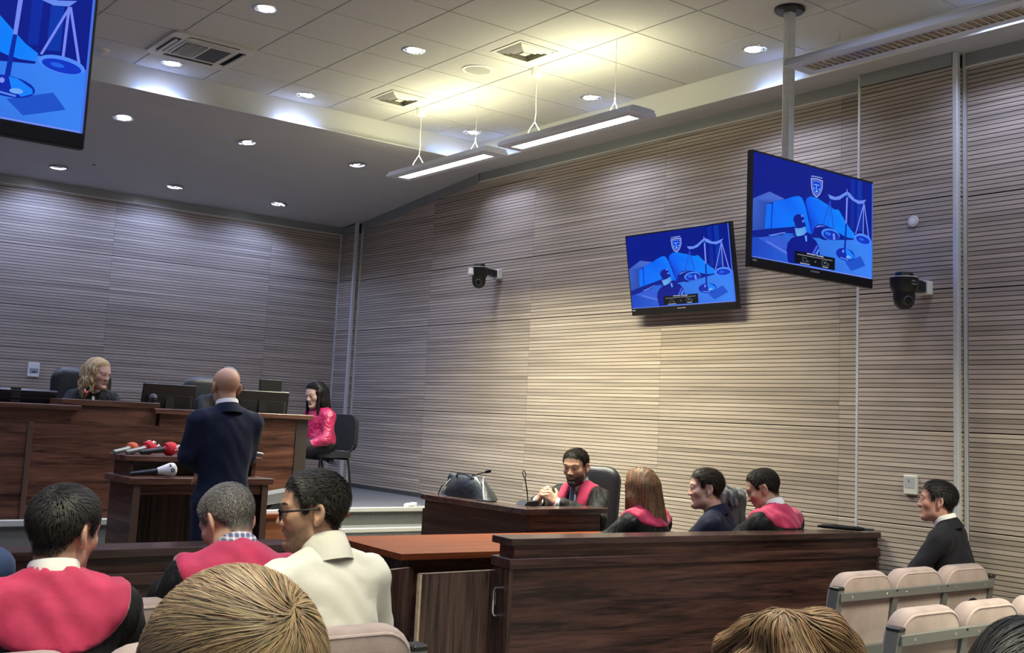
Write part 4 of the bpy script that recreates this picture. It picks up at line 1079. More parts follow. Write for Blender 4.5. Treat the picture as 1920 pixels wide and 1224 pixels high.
# ---------------------------------------------------------------- black bag on the desk
t = thing('leather_bag', 'slumped black leather bag with pale piping on the dark desk by the wall', 'bag', (5.10, 7.14, z), 0)
def bag_body():
    rows = []
    for k in range(9):
        v = k/8
        zz = 0.17*math.sin(v*PI/2)**0.9
        ya, yb = -0.30+0.20*v+0.03*v*v, 0.27-0.05*v
        wd = 0.085*(1-v)**0.7+0.012
        ring = []
        for i in range(20):
            a = 2*PI*i/20
            c, s_ = math.cos(a), math.sin(a)
            sg = lambda q, e: math.copysign(abs(q)**e, q)
            ring.append((wd*sg(s_, 0.6)+0.01*math.sin(7*v+i), (ya+yb)/2+(yb-ya)/2*sg(c, 0.45), zz+0.006*math.sin(i*1.7+3*v)*v))
        rows.append(ring)
    mb = MB(); n = 20
    for r in rows: mb.v += r
    for k in range(8):
        for i in range(n):
            j = (i+1) % n
            mb.f.append((k*n+i, k*n+j, (k+1)*n+j, (k+1)*n+i)); mb.m.append(0)
    mb.f.append(tuple(range(n))[::-1]); mb.m.append(0); mb.f.append(tuple(range(8*n, 9*n))); mb.m.append(0)
    return mb
bag_body().build('body', plain('soft black leather', (0.022, 0.025, 0.028), 0.35, bump=0.3, bscale=40), t, 60)
for q, s in ((0.24, 1), (0.20, 1), (-0.30, -1)):
    MB().tube([(-0.085, q+0.02*s, 0.0), (-0.08, q, 0.05), (-0.05, q-0.05*s, 0.12), (-0.015, q-0.10*s, 0.165)], 0.006, 6).build('piping', plain('pale piping', (0.5, 0.5, 0.46), 0.4), t, True)
MB().tube([(-0.05, 0.10, 0.15), (-0.07, 0.06, 0.175), (-0.07, -0.05, 0.178), (-0.05, -0.12, 0.15)], 0.008, 6).build('handle', MT['leather'], t, True)
MB().tube([(0.0, 0.27, 0.10), (-0.05, 0.30, 0.06), (-0.07, 0.31, 0.0)], 0.006, 6).build('strap', MT['leather'], t, True)
t = thing('flat_phone', 'flat black phone lying at the near end of the black bag', 'phone', (5.02, 6.80, z+0.001), 0.2)
MB().box(-0.035, 0.035, -0.075, 0.075, 0, 0.009, b=0.003).build('case', MT['black'], t)
MB().box(-0.031, 0.031, -0.07, 0.07, 0.009, 0.0098).build('glass', MT['glassblk'], t)

# ---------------------------------------------------------------- press microphones on the lectern
def press_mic(loc, d, label, foam, bl=0.09, r=0.042, kind=0):
    """hand microphone lying down; d is the direction from tail to foam"""
    d = Vector(d).normalized()
    t = thing('hand_microphone', label, 'microphone', loc)
    MB().tube([d*0.0, d*0.01, d*0.16, d*0.185], [0.010, 0.015, 0.017, 0.022], 12).build('handle', MT['black'] if kind != 1 else MT['steel'], t, True)
    s = len((mb := MB()).v)
    n = 14
    prof = [(0.0, 0.0), (0.020, 0.002), (0.030, 0.02)]+[(r*math.sin(PI*(0.30+0.70*k/n))*(1.0), 0.055-0.052*math.cos(PI*(0.22+0.78*k/n))) for k in range(n+1)]
    if kind == 2: prof = [(0.0, 0.0), (0.022, 0.0), (0.027, 0.02), (0.043, 0.075), (0.044, 0.095), (0.038, 0.112), (0.022, 0.121), (0.0, 0.123)]
    mb.lathe(prof, d*0.17, d, 20)
    mb.build('foam_cover', foam, t, True)
    return t, d
FR = plain('red foam', (0.62, 0.012, 0.03), 0.75, bump=0.3, bscale=500); FO = plain('orange foam', (0.55, 0.10, 0.03), 0.75, bump=0.3, bscale=500); FW = plain('white foam', (0.72, 0.72, 0.70), 0.75, bump=0.3, bscale=500)
zs = 1.192
def mark(t, d, items, mat, r=0.0445):
    d = Vector(d).normalized(); up_ = Vector((0, 0, 1)); side = d.cross(up_).normalized(); u2 = side.cross(d)
    for kind, ang, along, sz in items:
        nrm = math.cos(ang)*side+math.sin(ang)*u2; c = d*along+nrm*r; tv = d.cross(nrm)
        if kind == 'O':
            path = [c+d*(sz*0.8*math.cos(k*PI/8))+tv*(sz*math.sin(k*PI/8)) for k in range(17)]
            MB().tube(path, sz*0.3, 6).build('printed_letter', mat, t, True)
        elif kind == 'e':
            path = [c+d*(sz*0.8*math.cos(0.4+k*PI/8))+tv*(sz*math.sin(0.4+k*PI/8)) for k in range(13)]
            MB().tube([c+tv*(-sz*0.8), c+tv*(sz*0.9)]+path, sz*0.22, 5).build('printed_letter', mat, t, True)
        else:
            MB().tube([c-d*sz+tv*sz*0.5, c+d*sz*0.2-tv*sz*0.3, c+d*sz*0.6+tv*sz*0.6], sz*0.35, 6).build('printed_mark', mat, t, True)
PW = plain('white print', (0.8, 0.76, 0.76), 0.7); PB = plain('dark print', (0.03, 0.03, 0.035), 0.6)
t, d = press_mic((2.445, 7.36, zs+0.016), (0.75, 0.65, 0.10), 'press microphone with orange foam, leftmost on the lectern shelf', FO, r=0.040, kind=1)
t, d = press_mic((2.525, 7.36, zs+0.016), (0.85, 0.5, 0.14), 'press microphone with bright red foam and white patches, second on the lectern shelf', FR, r=0.046, kind=1)
mark(t, d, [('x', 0.9, 0.235, 0.018), ('x', 1.6, 0.215, 0.014), ('x', 0.2, 0.262, 0.016)], PW, 0.043)
t, d = press_mic((2.61, 7.34, zs+0.018), (0.97, 0.2, 0.12), 'press microphone with red foam and white emblem, third along the lectern shelf', FR, r=0.046)
mark(t, d, [('x', 0.35, 0.258, 0.018), ('x', -0.1, 0.240, 0.012)], PW, 0.043)
t, d = press_mic((2.505, 7.20, 1.062+0.018), (0.95, -0.12, 0.12), 'press microphone with white foam and black letters on the lower lectern top', FW, r=0.044, kind=2)
mark(t, d, [('O', 0.0, 0.258, 0.011), ('e', 0.75, 0.250, 0.009)], PB, 0.0442)
def loose_mic(loc, d, label, mat):
    d = Vector(d).normalized(); t = thing('hand_microphone', label, 'microphone', loc)
    MB().tube([d*0, d*0.01, d*0.17, d*0.185], [0.008, 0.013, 0.018, 0.018], 12).build('handle', mat, t, True)
    MB().tube([d*0.185, d*0.20, d*0.235, d*0.25], [0.022, 0.026, 0.024, 0.012], 12).build('grille', MT['darkgrey'], t, True)
    return t
loose_mic((3.455, 7.30, zs+0.022), (-0.9, 0.45, 0.10), 'silver and black hand microphone at the right end of the lectern shelf', MT['steel'])
loose_mic((3.28, 7.22, 1.062+0.022), (-0.95, 0.1, 0.08), 'black hand microphone on the lower lectern top right of the bald man', MT['black'])

# ---------------------------------------------------------------- things on the small cherry table
t = thing('paper_stack', 'stack of white papers on the small cherry table', 'papers', (3.87, 7.92, zc(-0.765)), 0.05)
for k in range(5): MB().box(-0.16, 0.16+0.004*k, -0.12, 0.12, 0.004*k+0.0002, 0.004*k+0.0036).build('sheet', MT['paper'], t)
t = thing('desk_scanner', 'grey slanted desk device on a dark foot, behind the man with glasses', 'device', (3.90, 7.96, zc(-0.765)+0.020), 0.1)
MB().prism([(-0.10, 0.0), (0.08, 0.0), (0.02, 0.06), (-0.02, 0.06)], 'y', -0.05, 0.05).build('foot', MT['black'], t)
MB().prism(rounded(0.34, 0.075, 0.03, 4, 0.0, 0.0), 'y', -0.09, 0.09).build('body', plain('grey metallic plastic', (0.25, 0.26, 0.25), 0.35, 0.3), t, 50, (0.0, 0, 0.09), (0, -0.14, 0))
for k in range(4): MB().box(0.08+0.02*k, 0.09+0.02*k, -0.0925, -0.09, 0.10, 0.13).build('vent_slot', MT['black'], t, False, (0, 0, -0.005))
t = thing('white_plug', 'white plastic connector lying on the platform edge by the dark desk', 'connector', (5.93, 9.24, Z_PLAT+0.022), 0.5)
MB().tube([(-0.10, 0, 0), (0.03, 0, 0)], 0.022, 10).build('sleeve', MT['white'], t, True)
MB().box(0.035, 0.085, -0.024, 0.024, -0.02, 0.022, b=0.004).build('head', MT['white'], t)
t = thing('folded_umbrella', 'thin folded black umbrella lying on the bar rail by the right wall', 'umbrella', (6.40, 4.69, zc(-0.62)+0.017), -0.95)
MB().tube([(-0.16, 0, 0), (-0.12, 0, 0.002), (0.10, 0, 0.0), (0.14, 0, 0)], [0.006, 0.014, 0.016, 0.010], 10).build('folded_cloth', MT['blackm'], t, True)
MB().tube([(0.14, 0, 0), (0.20, 0, 0)], [0.008, 0.007], 8).build('handle', MT['black'], t, True)
# ---------------------------------------------------------------- figures: smooth distance fields turned into one continuous skin
def axis(lo, hi, step, fine):
    out = [lo]; x = lo
    while x < hi:
        s = step
        for a, b, fs in fine:
            if x >= a-step*0.99 and x < b: s = min(s, fs if x >= a-1e-6 else max(fs, min(step, a-x+fs*0.5)))
        x += s; out.append(x)
    return np.array(out, 'f')

class Field:
    def __init__(s, xs, ys, zs):
        s.ax = (xs, ys, zs)
        s.V = np.full((len(xs), len(ys), len(zs)), 0.2, 'f')
    def block(s, lo, hi):
        sl = []
        for a, l, h in zip(s.ax, lo, hi):
            i0 = max(0, int(np.searchsorted(a, l))-1); i1 = min(len(a), int(np.searchsorted(a, h))+1)
            if i1-i0 < 1: return None
            sl.append(slice(i0, i1))
        X = s.ax[0][sl[0]][:, None, None]; Y = s.ax[1][sl[1]][None, :, None]; Z = s.ax[2][sl[2]][None, None, :]
        return tuple(sl), X, Y, Z
    def add(s, fn, lo, hi, k=0.02, mode='u'):
        m = k+0.03
        b = s.block([v-m for v in lo], [v+m for v in hi])
        if b is None: return
        sl, X, Y, Z = b
        d = fn(X, Y, Z); V = s.V[sl]
        if mode == 'u':
            h = np.clip(0.5+0.5*(V-d)/k, 0, 1); s.V[sl] = V*(1-h)+d*h-k*h*(1-h)
        elif mode == 's':
            h = np.clip(0.5-0.5*(V+d)/k, 0, 1); s.V[sl] = V*(1-h)-d*h+k*h*(1-h)
    def cap(s, a, b, ra, rb, k=0.02, mode='u', sy=1.0):
        a = np.array(a, 'f'); b = np.array(b, 'f'); r = max(ra, rb)
        ab = b-a; L = float(ab@ab)+1e-12
        def fn(X, Y, Z):
            px, py, pz = X-a[0], Y-a[1], Z-a[2]
            t = np.clip((px*ab[0]+py*ab[1]+pz*ab[2])/L, 0, 1)
            return np.sqrt((px-t*ab[0])**2+((py-t*ab[1])/sy)**2+(pz-t*ab[2])**2)-(ra+(rb-ra)*t)
        s.add(fn, np.minimum(a, b)-r, np.maximum(a, b)+r, k, mode)
    def ell(s, c, r, R=None, k=0.02, mode='u'):
        c = np.array(c, 'f'); r = np.array(r, 'f'); m = float(r.max())
        R = np.eye(3) if R is None else R
        def fn(X, Y, Z):
            px, py, pz = X-c[0], Y-c[1], Z-c[2]
            q = [px*R[0, i]+py*R[1, i]+pz*R[2, i] for i in range(3)]
            k0 = np.sqrt((q[0]/r[0])**2+(q[1]/r[1])**2+(q[2]/r[2])**2)
            k1 = np.sqrt((q[0]/r[0]**2)**2+(q[1]/r[1]**2)**2+(q[2]/r[2]**2)**2)+1e-9
            return k0*(k0-1)/k1
        s.add(fn, c-m, c+m, k, mode)
    def mesh(s):
        V = s.V; xs, ys, zs = s.ax; I = V < 0
        C = [(0,0,0),(1,0,0),(0,1,0),(1,1,0),(0,0,1),(1,0,1),(0,1,1),(1,1,1)]
        n = tuple(d-1 for d in V.shape)
        cut = lambda A_, c: A_[c[0]:c[0]+n[0], c[1]:c[1]+n[1], c[2]:c[2]+n[2]]
        cnt = sum(cut(I, c).astype(np.int8) for c in C)
        mask = (cnt > 0) & (cnt < 8)
        ijk = np.argwhere(mask)
        idx = np.full(n, -1, np.int32); idx[mask] = np.arange(len(ijk))
        cv = np.stack([V[ijk[:, 0]+c[0], ijk[:, 1]+c[1], ijk[:, 2]+c[2]] for c in C], 1)
        acc = np.zeros((len(ijk), 3), 'f'); num = np.zeros(len(ijk), 'f')
        for a in range(8):
            for b in range(a+1, 8):
                if sum(abs(C[a][q]-C[b][q]) for q in range(3)) != 1: continue
                va, vb = cv[:, a], cv[:, b]; x = (va < 0) != (vb < 0)
                t = np.where(x, va/(va-vb+1e-12), 0)[:, None]
                acc += np.where(x[:, None], np.array(C[a], 'f')+t*(np.array(C[b], 'f')-np.array(C[a], 'f')), 0); num += x
        f = acc/np.maximum(num, 1)[:, None]
        P = np.stack([ax[ijk[:, q]]+f[:, q]*(ax[ijk[:, q]+1]-ax[ijk[:, q]]) for q, ax in enumerate((xs, ys, zs))], 1)
        F = []
        for q in range(3):
            u, v = [(1, 2), (2, 0), (0, 1)][q]
            A0 = [slice(None)]*3; A1 = [slice(None)]*3; A0[q] = slice(0, -1); A1[q] = slice(1, None)
            for w in (u, v): A0[w] = slice(1, -1); A1[w] = slice(1, -1)
            a0, a1 = I[tuple(A0)], I[tuple(A1)]
            e = np.argwhere(a0 != a1)
            if not len(e): continue
            s0 = a0[tuple(e.T)]
            e = e.copy(); e[:, u] += 1; e[:, v] += 1
            def cell(du, dv):
                g_ = e.copy(); g_[:, u] += du; g_[:, v] += dv
                return idx[g_[:, 0], g_[:, 1], g_[:, 2]]
            Q = np.stack([cell(-1, -1), cell(0, -1), cell(0, 0), cell(-1, 0)], 1)
            Q[~s0] = Q[~s0][:, ::-1]
            F.append(Q)
        return P, np.concatenate(F) if F else np.zeros((0, 4), int)

def mesh_np(name, P, F, mat, cols=None, smooth=True, flat_n=4):
    me = bpy.data.meshes.new(name)
    F = np.asarray(F, np.int32)
    me.vertices.add(len(P)); me.vertices.foreach_set('co', np.asarray(P, 'f').ravel())
    me.loops.add(F.size); me.loops.foreach_set('vertex_index', F.ravel())
    me.polygons.add(len(F)); me.polygons.foreach_set('loop_start', np.arange(0, F.size, F.shape[1], dtype=np.int32))
    me.update(calc_edges=True)
    if cols is not None:
        ca = me.color_attributes.new('Col', 'FLOAT_COLOR', 'POINT')
        ca.data.foreach_set('color', np.concatenate([cols, np.ones((len(cols), 1))], 1).astype('f').ravel())
    if smooth: me.shade_smooth()
    for m in (mat if isinstance(mat, (list, tuple)) else [mat]): me.materials.append(m)
    return me

def normals(P, F):
    n = np.zeros_like(P)
    a, b, c, d = (P[F[:, i]] for i in range(4))
    fn = np.cross(c-a, d-b)
    for i in range(4): np.add.at(n, F[:, i], fn)
    return n/(np.linalg.norm(n, axis=1, keepdims=True)+1e-9)

def rotz(a): c, s = math.cos(a), math.sin(a); return np.array([[c, -s, 0], [s, c, 0], [0, 0, 1]])
def rotx(a): c, s = math.cos(a), math.sin(a); return np.array([[1, 0, 0], [0, c, -s], [0, s, c]])
def roty(a): c, s = math.cos(a), math.sin(a); return np.array([[c, 0, s], [0, 1, 0], [-s, 0, c]])

MT['skin'] = attr_mat('skin', 0.48, 0.35, bump=0.05, bscale=900, sss=0.06)
MT['hair'] = attr_mat('hair', 0.52, 0.30)
MT['scalp'] = attr_mat('hair roots', 0.9, 0.1, bump=0.12, bscale=150)
MT['eye'] = attr_mat('eye', 0.15, 0.6)

def head_field(f, H, R, fem=0.0, nose=1.0, jaw=1.0, k=1.0):
    """head, origin between the ears; x right, y out of the face, z up"""
    T = lambda p: H+R@(np.array(p, float)*k)
    e = lambda c, r, kk=0.02, mode='u', RR=None: f.ell(T(c), np.array(r)*k, R if RR is None else R@RR, kk*k, mode)
    c_ = lambda a, b, ra, rb, kk=0.015, mode='u': f.cap(T(a), T(b), ra*k, rb*k, kk*k, mode)
    e((0, -0.010, 0.036), (0.0765, 0.0945, 0.083))
    e((0, 0.030, 0.035), (0.066, 0.064, 0.068), 0.03)
    e((0, 0.032, -0.040), (0.057*jaw, 0.062, 0.078), 0.035)
    c_((-0.042*jaw, 0.012, -0.072), (0, 0.070, -0.098), 0.020, 0.018, 0.035); c_((0.042*jaw, 0.012, -0.072), (0, 0.070, -0.098), 0.020, 0.018, 0.035)
    e((0, 0.077, -0.100), (0.019, 0.016, 0.016), 0.022)
    for s in (-1, 1):
        e((s*0.044, 0.058, -0.022), (0.022, 0.024, 0.020), 0.03)
        e((s*0.032, 0.104, 0.004), (0.019, 0.016, 0.013), 0.016, 's')
        e((s*0.032, 0.083, 0.003), (0.0135, 0.0125, 0.0120), 0.006)
        c_((s*0.018, 0.094, 0.011), (s*0.046, 0.083, 0.009), 0.0045, 0.004, 0.006)
        c_((s*0.012, 0.094, 0.024), (s*0.048, 0.080, 0.024), 0.0085*(1-0.35*fem), 0.007, 0.018)
        e((s*0.0135, 0.098, -0.036), (0.0085, 0.010, 0.008), 0.010)
    c_((0, 0.092, 0.014), (0, 0.107+0.006*(nose-1)*4, -0.032), 0.0075, 0.0112*nose, 0.014)
    c_((-0.018, 0.088, -0.060), (0.018, 0.088, -0.060), 0.0062, 0.0062, 0.010); c_((0, 0.093, -0.059), (0, 0.094, -0.060), 0.0065, 0.0065, 0.010)
    c_((-0.015, 0.087, -0.073), (0.015, 0.087, -0.073), 0.0068, 0.0068, 0.010); c_((-0.02, 0.098, -0.0665), (0.02, 0.098, -0.0665), 0.0022, 0.0022, 0.004, 's')
    e((0, 0.094, -0.085), (0.022, 0.010, 0.006), 0.014, 's')
    for s in (-1, 1):
        RR = rotz(s*0.55)@rotx(0.16)
        e((s*0.0825, -0.013, -0.004), (0.0105, 0.020, 0.033), 0.007, 'u', RR)
        e((s*0.0915, -0.007, 0.001), (0.0105, 0.0115, 0.021), 0.004, 's', RR)
        e((s*0.079, -0.004, -0.034), (0.007, 0.008, 0.010), 0.008)

def hair_line(q, front=0.070, back=-0.066, wid=1.0):
    """>0 where hair grows, in head coordinates"""
    x, y, z = q[:, 0], q[:, 1], q[:, 2]
    lim = np.interp(y, [-0.10, -0.06, -0.030, -0.012, 0.012, 0.034, 0.046, 0.062, 0.09], [back, back+0.005, back+0.050, 0.022, 0.010, 0.000, 0.040, front-0.010, front+0.004])
    lim = lim-0.018*np.clip(1-np.abs(x)/0.055, 0, 1)*(y > 0.05)*0+0.0
    return z-lim

def ribbons(S, W, nrm, name, col, parent, wid=0.0014, tip=0.25):
    """S: (strands, steps, 3) centre lines, nrm: matching normals, col: (strands, 3)"""
    n, m, _ = S.shape
    T = np.gradient(S, axis=1); side = np.cross(T, nrm); side /= (np.linalg.norm(side, axis=2, keepdims=True)+1e-9)
    w = (np.linspace(1, 0, m)**0.6*(1-tip)+tip)[None, :, None]*W[:, None, None]*wid
    P = np.stack([S-side*w, S+side*w], 2).reshape(-1, 3)
    i = np.arange(n)[:, None]*m+np.arange(m-1)[None, :]
    i = i.ravel()*2
    F = np.stack([i, i+1, i+3, i+2], 1)
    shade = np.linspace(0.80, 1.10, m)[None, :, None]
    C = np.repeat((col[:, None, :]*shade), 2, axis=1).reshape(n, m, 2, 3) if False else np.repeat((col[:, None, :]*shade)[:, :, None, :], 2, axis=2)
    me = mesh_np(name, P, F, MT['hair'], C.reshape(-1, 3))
    o = bpy.data.objects.new(name, me); COL.objects.link(o)
    if parent: o.parent = parent
    return o

def surf_strands(P, Nn, roots, dirf, length, steps, lift, rng, jitter=0.15, step_lift=0.0):
    """grow strands over the surface given by points P with normals Nn"""
    kd = KDTree(len(P))
    for i, p in enumerate(P): kd.insert(p, i)
    kd.balance()
    p = P[roots].copy(); n = Nn[roots].copy(); S = []; NN = []
    jit = rng.normal(0, jitter, (len(roots), 3)); lf = lift*(0.35+0.65*rng.random(len(roots)))
    L = length*(0.6+0.5*rng.random(len(roots))) if np.isscalar(length) else length
    for s in range(steps):
        S.append(p+n*(lf*min(1, (s+0.6)/2.0)+step_lift*s)[:, None] if np.ndim(lf) else p); NN.append(n.copy())
        d = dirf(p)+jit
        d = d-n*np.sum(d*n, 1, keepdims=True); d /= (np.linalg.norm(d, axis=1, keepdims=True)+1e-9)
        p = p+d*(L/steps)[:, None]
        near = np.array([kd.find(q)[1] for q in p])
        q, nn = P[near], Nn[near]
        p = p-nn*np.sum((p-q)*nn, 1, keepdims=True); n = 0.5*n+0.5*nn; n /= (np.linalg.norm(n, axis=1, keepdims=True)+1e-9)
    return np.stack(S, 1), np.stack(NN, 1)

def cloth(name, col, rough=0.8, sheen=0.0, scale=900, bump=0.12, spec=0.3, fold=0.0, fscale=(6, 6, 1.2), var=0.0):
    if name in MT: return MT[name]
    m, nt, b = newmat(name)
    b.inputs['Base Color'].default_value = (*col, 1); b.inputs['Roughness'].default_value = rough; b.inputs['Specular IOR Level'].default_value = spec
    b.inputs['Sheen Weight'].default_value = sheen; b.inputs['Sheen Roughness'].default_value = 0.4
    tc = N(nt, 'ShaderNodeTexCoord'); n1 = N(nt, 'ShaderNodeTexNoise', i_Scale=scale, i_Detail=2.0); nt.links.new(tc.outputs['Object'], n1.inputs['Vector'])
    b1 = N(nt, 'ShaderNodeBump', i_Strength=bump, i_Distance=0.002); nt.links.new(n1.outputs['Fac'], b1.inputs['Height'])
    last = b1
    if fold:
        mp = N(nt, 'ShaderNodeMapping'); mp.inputs['Scale'].default_value = fscale; nt.links.new(tc.outputs['Object'], mp.inputs[0])
        n2 = N(nt, 'ShaderNodeTexNoise', i_Scale=3.0, i_Detail=3.0, i_Distortion=0.6); nt.links.new(mp.outputs[0], n2.inputs['Vector'])
        b2 = N(nt, 'ShaderNodeBump', i_Strength=fold, i_Distance=0.05); nt.links.new(n2.outputs['Fac'], b2.inputs['Height']); nt.links.new(b1.outputs[0], b2.inputs['Normal']); last = b2
    if var:
        n3 = N(nt, 'ShaderNodeTexNoise', i_Scale=9.0, i_Detail=3.0); nt.links.new(tc.outputs['Object'], n3.inputs['Vector'])
        r = N(nt, 'ShaderNodeMapRange', i_1=0.3, i_2=0.7, i_3=1-var, i_4=1+var); nt.links.new(n3.outputs['Fac'], r.inputs[0])
        x = N(nt, 'ShaderNodeMix', data_type='RGBA', blend_type='MULTIPLY'); x.inputs['Factor'].default_value = 1; x.inputs['A'].default_value = (*col, 1)
        nt.links.new(r.outputs[0], x.inputs['B']); nt.links.new(x.outputs['Result'], b.inputs['Base Color'])
    nt.links.new(last.outputs[0], b.inputs['Normal'])
    MT[name] = m
    return m
ROBE = cloth('black robe cloth', (0.0055, 0.0055, 0.0065), 0.66, 0.02, fold=0.55, fscale=(7, 7, 1.0), spec=0.25)
YOKE = cloth('crimson velvet', (0.45, 0.030, 0.090), 0.75, 0.28, scale=500, fold=0.10, fscale=(3, 3, 3), var=0.22)
NAVYC = cloth('navy suit cloth', (0.008, 0.011, 0.028), 0.75, 0.03, spec=0.18, fold=0.16, fscale=(3, 3, 2))
DARKC = cloth('dark suit cloth', (0.009, 0.009, 0.014), 0.75, 0.03, spec=0.18, fold=0.16, fscale=(3, 3, 2))
BLUEC = cloth('blue jacket cloth', (0.030, 0.055, 0.13), 0.7, 0.1, fold=0.3)
SHIRT = cloth('white shirt cotton', (0.62, 0.60, 0.53), 0.75, 0.0, fold=0.16, fscale=(2.0, 2.0, 2.6), scale=1500)
WHITEC = cloth('white collar cotton', (0.80, 0.79, 0.76), 0.75)
PINKC = cloth('pink satin', (0.40, 0.012, 0.078), 0.36, 0.05, fold=0.5, fscale=(6, 6, 6), spec=0.6)
TROUS = cloth('black trousers', (0.012, 0.012, 0.016), 0.8)

def hand(f, W, D, U, side, curl=0.5, spread=0.12, k=1.0):
    """W wrist point, D towards the knuckles, U out of the back of the hand; side +1 if the thumb lies along +cross(D,U)"""
    D = np.array(D, float); D /= np.linalg.norm(D); U = np.array(U, float); U -= D*(U@D); U /= np.linalg.norm(U)
    S = np.cross(D, U)*side
    W = np.array(W, float)
    for t in (-0.028, -0.01, 0.010, 0.027):
        f.cap(W+S*t*0.6+D*0.01, W+S*t+D*0.078, 0.0155*k, 0.0125*k, 0.012)
    lens = (0.075, 0.084, 0.078, 0.060)
    for q, (t, L) in enumerate(zip((0.030, 0.010, -0.011, -0.030), lens)):
        p = W+S*t+D*0.082; a = curl*0.6; d = D*math.cos(a)-U*math.sin(a)+S*(t*spread*10)
        for seg, r0_, r1_ in ((0.46, 0.0095, 0.0088), (0.30, 0.0088, 0.0080), (0.24, 0.0080, 0.0068)):
            d = d/np.linalg.norm(d); e = p+d*L*seg
            f.cap(p, e, r0_*k, r1_*k, 0.003); p = e
            a += curl*0.9; d = D*math.cos(a)-U*math.sin(a)+S*(t*spread*6)
    p = W+S*0.026+D*0.022; d = D*0.55+S*0.75-U*0.25; d /= np.linalg.norm(d)
    e = p+d*0.042; f.cap(p, e, 0.0135*k, 0.0105*k, 0.010); d2 = D*0.85+S*0.35-U*0.35; d2 /= np.linalg.norm(d2); e2 = e+d2*0.032
    f.cap(e, e2, 0.0105*k, 0.0085*k, 0.004)

BASE_SKIN = (0.52, 0.30, 0.21)
def person(label, head, yaw, floor=0.0, pose='sit', lean=0.08, hyaw=0.0, hpitch=0.0, hroll=0.0, outfit='suit', skin=BASE_SKIN, hair=(0.03, 0.022, 0.018), hairstyle='short', stubble=0.0,
           arms=None, fem=0.0, k=1.0, res=0.006, strands=1500, suit=None, seed=1, collar='white', nose=1.0, jaw=1.0, hair_len=0.025, wid=1.0, group=None, tie=None, hands=True, seat=0.45, brows=True, hair_t=0.010, tail=None, sh=1.0, hair_wid=0.0012, front=0.070, cloth_noise=0.004, yoke=(0.205, 0.160), tail_dx=0.0):
    rng = np.random.default_rng(seed)
    head = np.array(head, float)
    R0 = rotz(yaw)
    # --- skeleton in the person's own frame (x right, y forward, z up), origin on the floor under the hips
    hz = head[2]-floor
    hipz = (seat+0.115) if pose == 'sit' else 0.93*k
    RH = rotz(hyaw)@rotx(-hpitch)@roty(hroll)
    nk = np.array([0, -0.022, -0.055])*k                     # neck top inside the head
    sp = np.array([0, math.sin(lean), math.cos(lean)])
    hl = lean+0.5*max(0.0, hpitch)*0.5
    neckdir = np.array([0, math.sin(hl+0.22), math.cos(hl+0.22)])
    rel = neckdir*0.086*k-RH@nk                              # neck base -> head centre
    Lsp = (hz-hipz-rel[2])/sp[2]
    NB = np.array([0, 0, hipz])+sp*Lsp                       # neck base
    H = NB+rel
    base = head[:2]-(R0@np.array([H[0], H[1], 0]))[:2]
    SHc = NB-sp*0.055*k
    CH = NB-sp*0.21*k; WA = np.array([0, 0, hipz])+sp*0.13
    R3 = rotx(-lean)
    shw = 0.178*k*sh*(1-0.12*fem)
    SL, SR = SHc+np.array([-shw, 0, -0.025]), SHc+np.array([shw, 0, -0.025])
    if arms is None:
        arms = {'L': ((-0.25, 0.08, -0.27), (-0.13, 0.30, -0.30)), 'R': ((0.25, 0.08, -0.27), (0.13, 0.30, -0.30))}
    J = {}
    for sd, S0 in (('L', SL), ('R', SR)):
        e, w = arms[sd][0], arms[sd][1]
        J[sd] = (S0, NB+np.array(e)*k, NB+np.array(w)*k)
    root = thing('person', label, 'person', (base[0], base[1], floor), yaw, group)
    legs = []
    if pose == 'sit':
        for s in (-1, 1): legs.append((np.array([s*0.09, 0.0, hipz-0.02]), np.array([s*0.12, 0.40, seat+0.05]), np.array([s*0.12, 0.36, 0.09]), np.array([s*0.13, 0.50, 0.045])))
    else:
        for s in (-1, 1): legs.append((np.array([s*0.09, 0.0, hipz-0.02]), np.array([s*0.10, 0.02, 0.50*k]), np.array([s*0.11, -0.02, 0.09]), np.array([s*0.13, 0.12, 0.045])))
    # --- skin
    hlo, hhi = H-0.135*k, H+0.135*k
    fine = [[(hlo[q], hhi[q], res)] for q in range(3)]
    hh = []
    if hands:
        for sd in ('L', 'R'):
            w = J[sd][2]; hh.append(w)
            if arms[sd][2:3]:
                for q in range(3): fine[q].append((w[q]-0.13, w[q]+0.13, 0.006))
    allp = np.array([SL, SR, H+0.13, H-0.13, J['L'][1], J['R'][1], J['L'][2], J['R'][2]]+[p for l in legs for p in l])
    lo, hi = allp.min(0)-0.16, allp.max(0)+0.16
    lo[2] = -0.02
    f = Field(*[axis(lo[q], hi[q], 0.022, fine[q]) for q in range(3)])
    f.ell(CH, (0.150*k, 0.095*k, 0.20*k), R3, 0.05); f.ell(WA, (0.135*k, 0.095*k, 0.20*k), R3, 0.05); f.ell((0, 0, hipz), (0.155*k, 0.11*k, 0.10*k), None, 0.05)
    f.cap(SHc+np.array([-shw*0.8, 0, -0.02]), SHc+np.array([shw*0.8, 0, -0.02]), 0.045*k, 0.045*k, 0.05)
    for sd in ('L', 'R'):
        S0, E, Wp = J[sd]
        f.cap(S0, E, 0.044*k, 0.036*k, 0.03); f.cap(E, Wp, 0.036*k, 0.026*k, 0.02)
        if hands:
            fd = (Wp-E)/np.linalg.norm(Wp-E)
            opt = arms[sd][2] if len(arms[sd]) > 2 else {}
            hand(f, Wp, opt.get('D', fd), opt.get('U', (0, 0.3, 1)), (1 if sd == 'L' else -1)*opt.get('flip', 1), opt.get('curl', 0.5), opt.get('spread', 0.12), k)
    for l in legs:
        f.cap(l[0], l[1], 0.075*k, 0.055*k, 0.03); f.cap(l[1], l[2], 0.052*k, 0.036*k, 0.02); f.cap(l[2], l[3], 0.036, 0.030, 0.02)
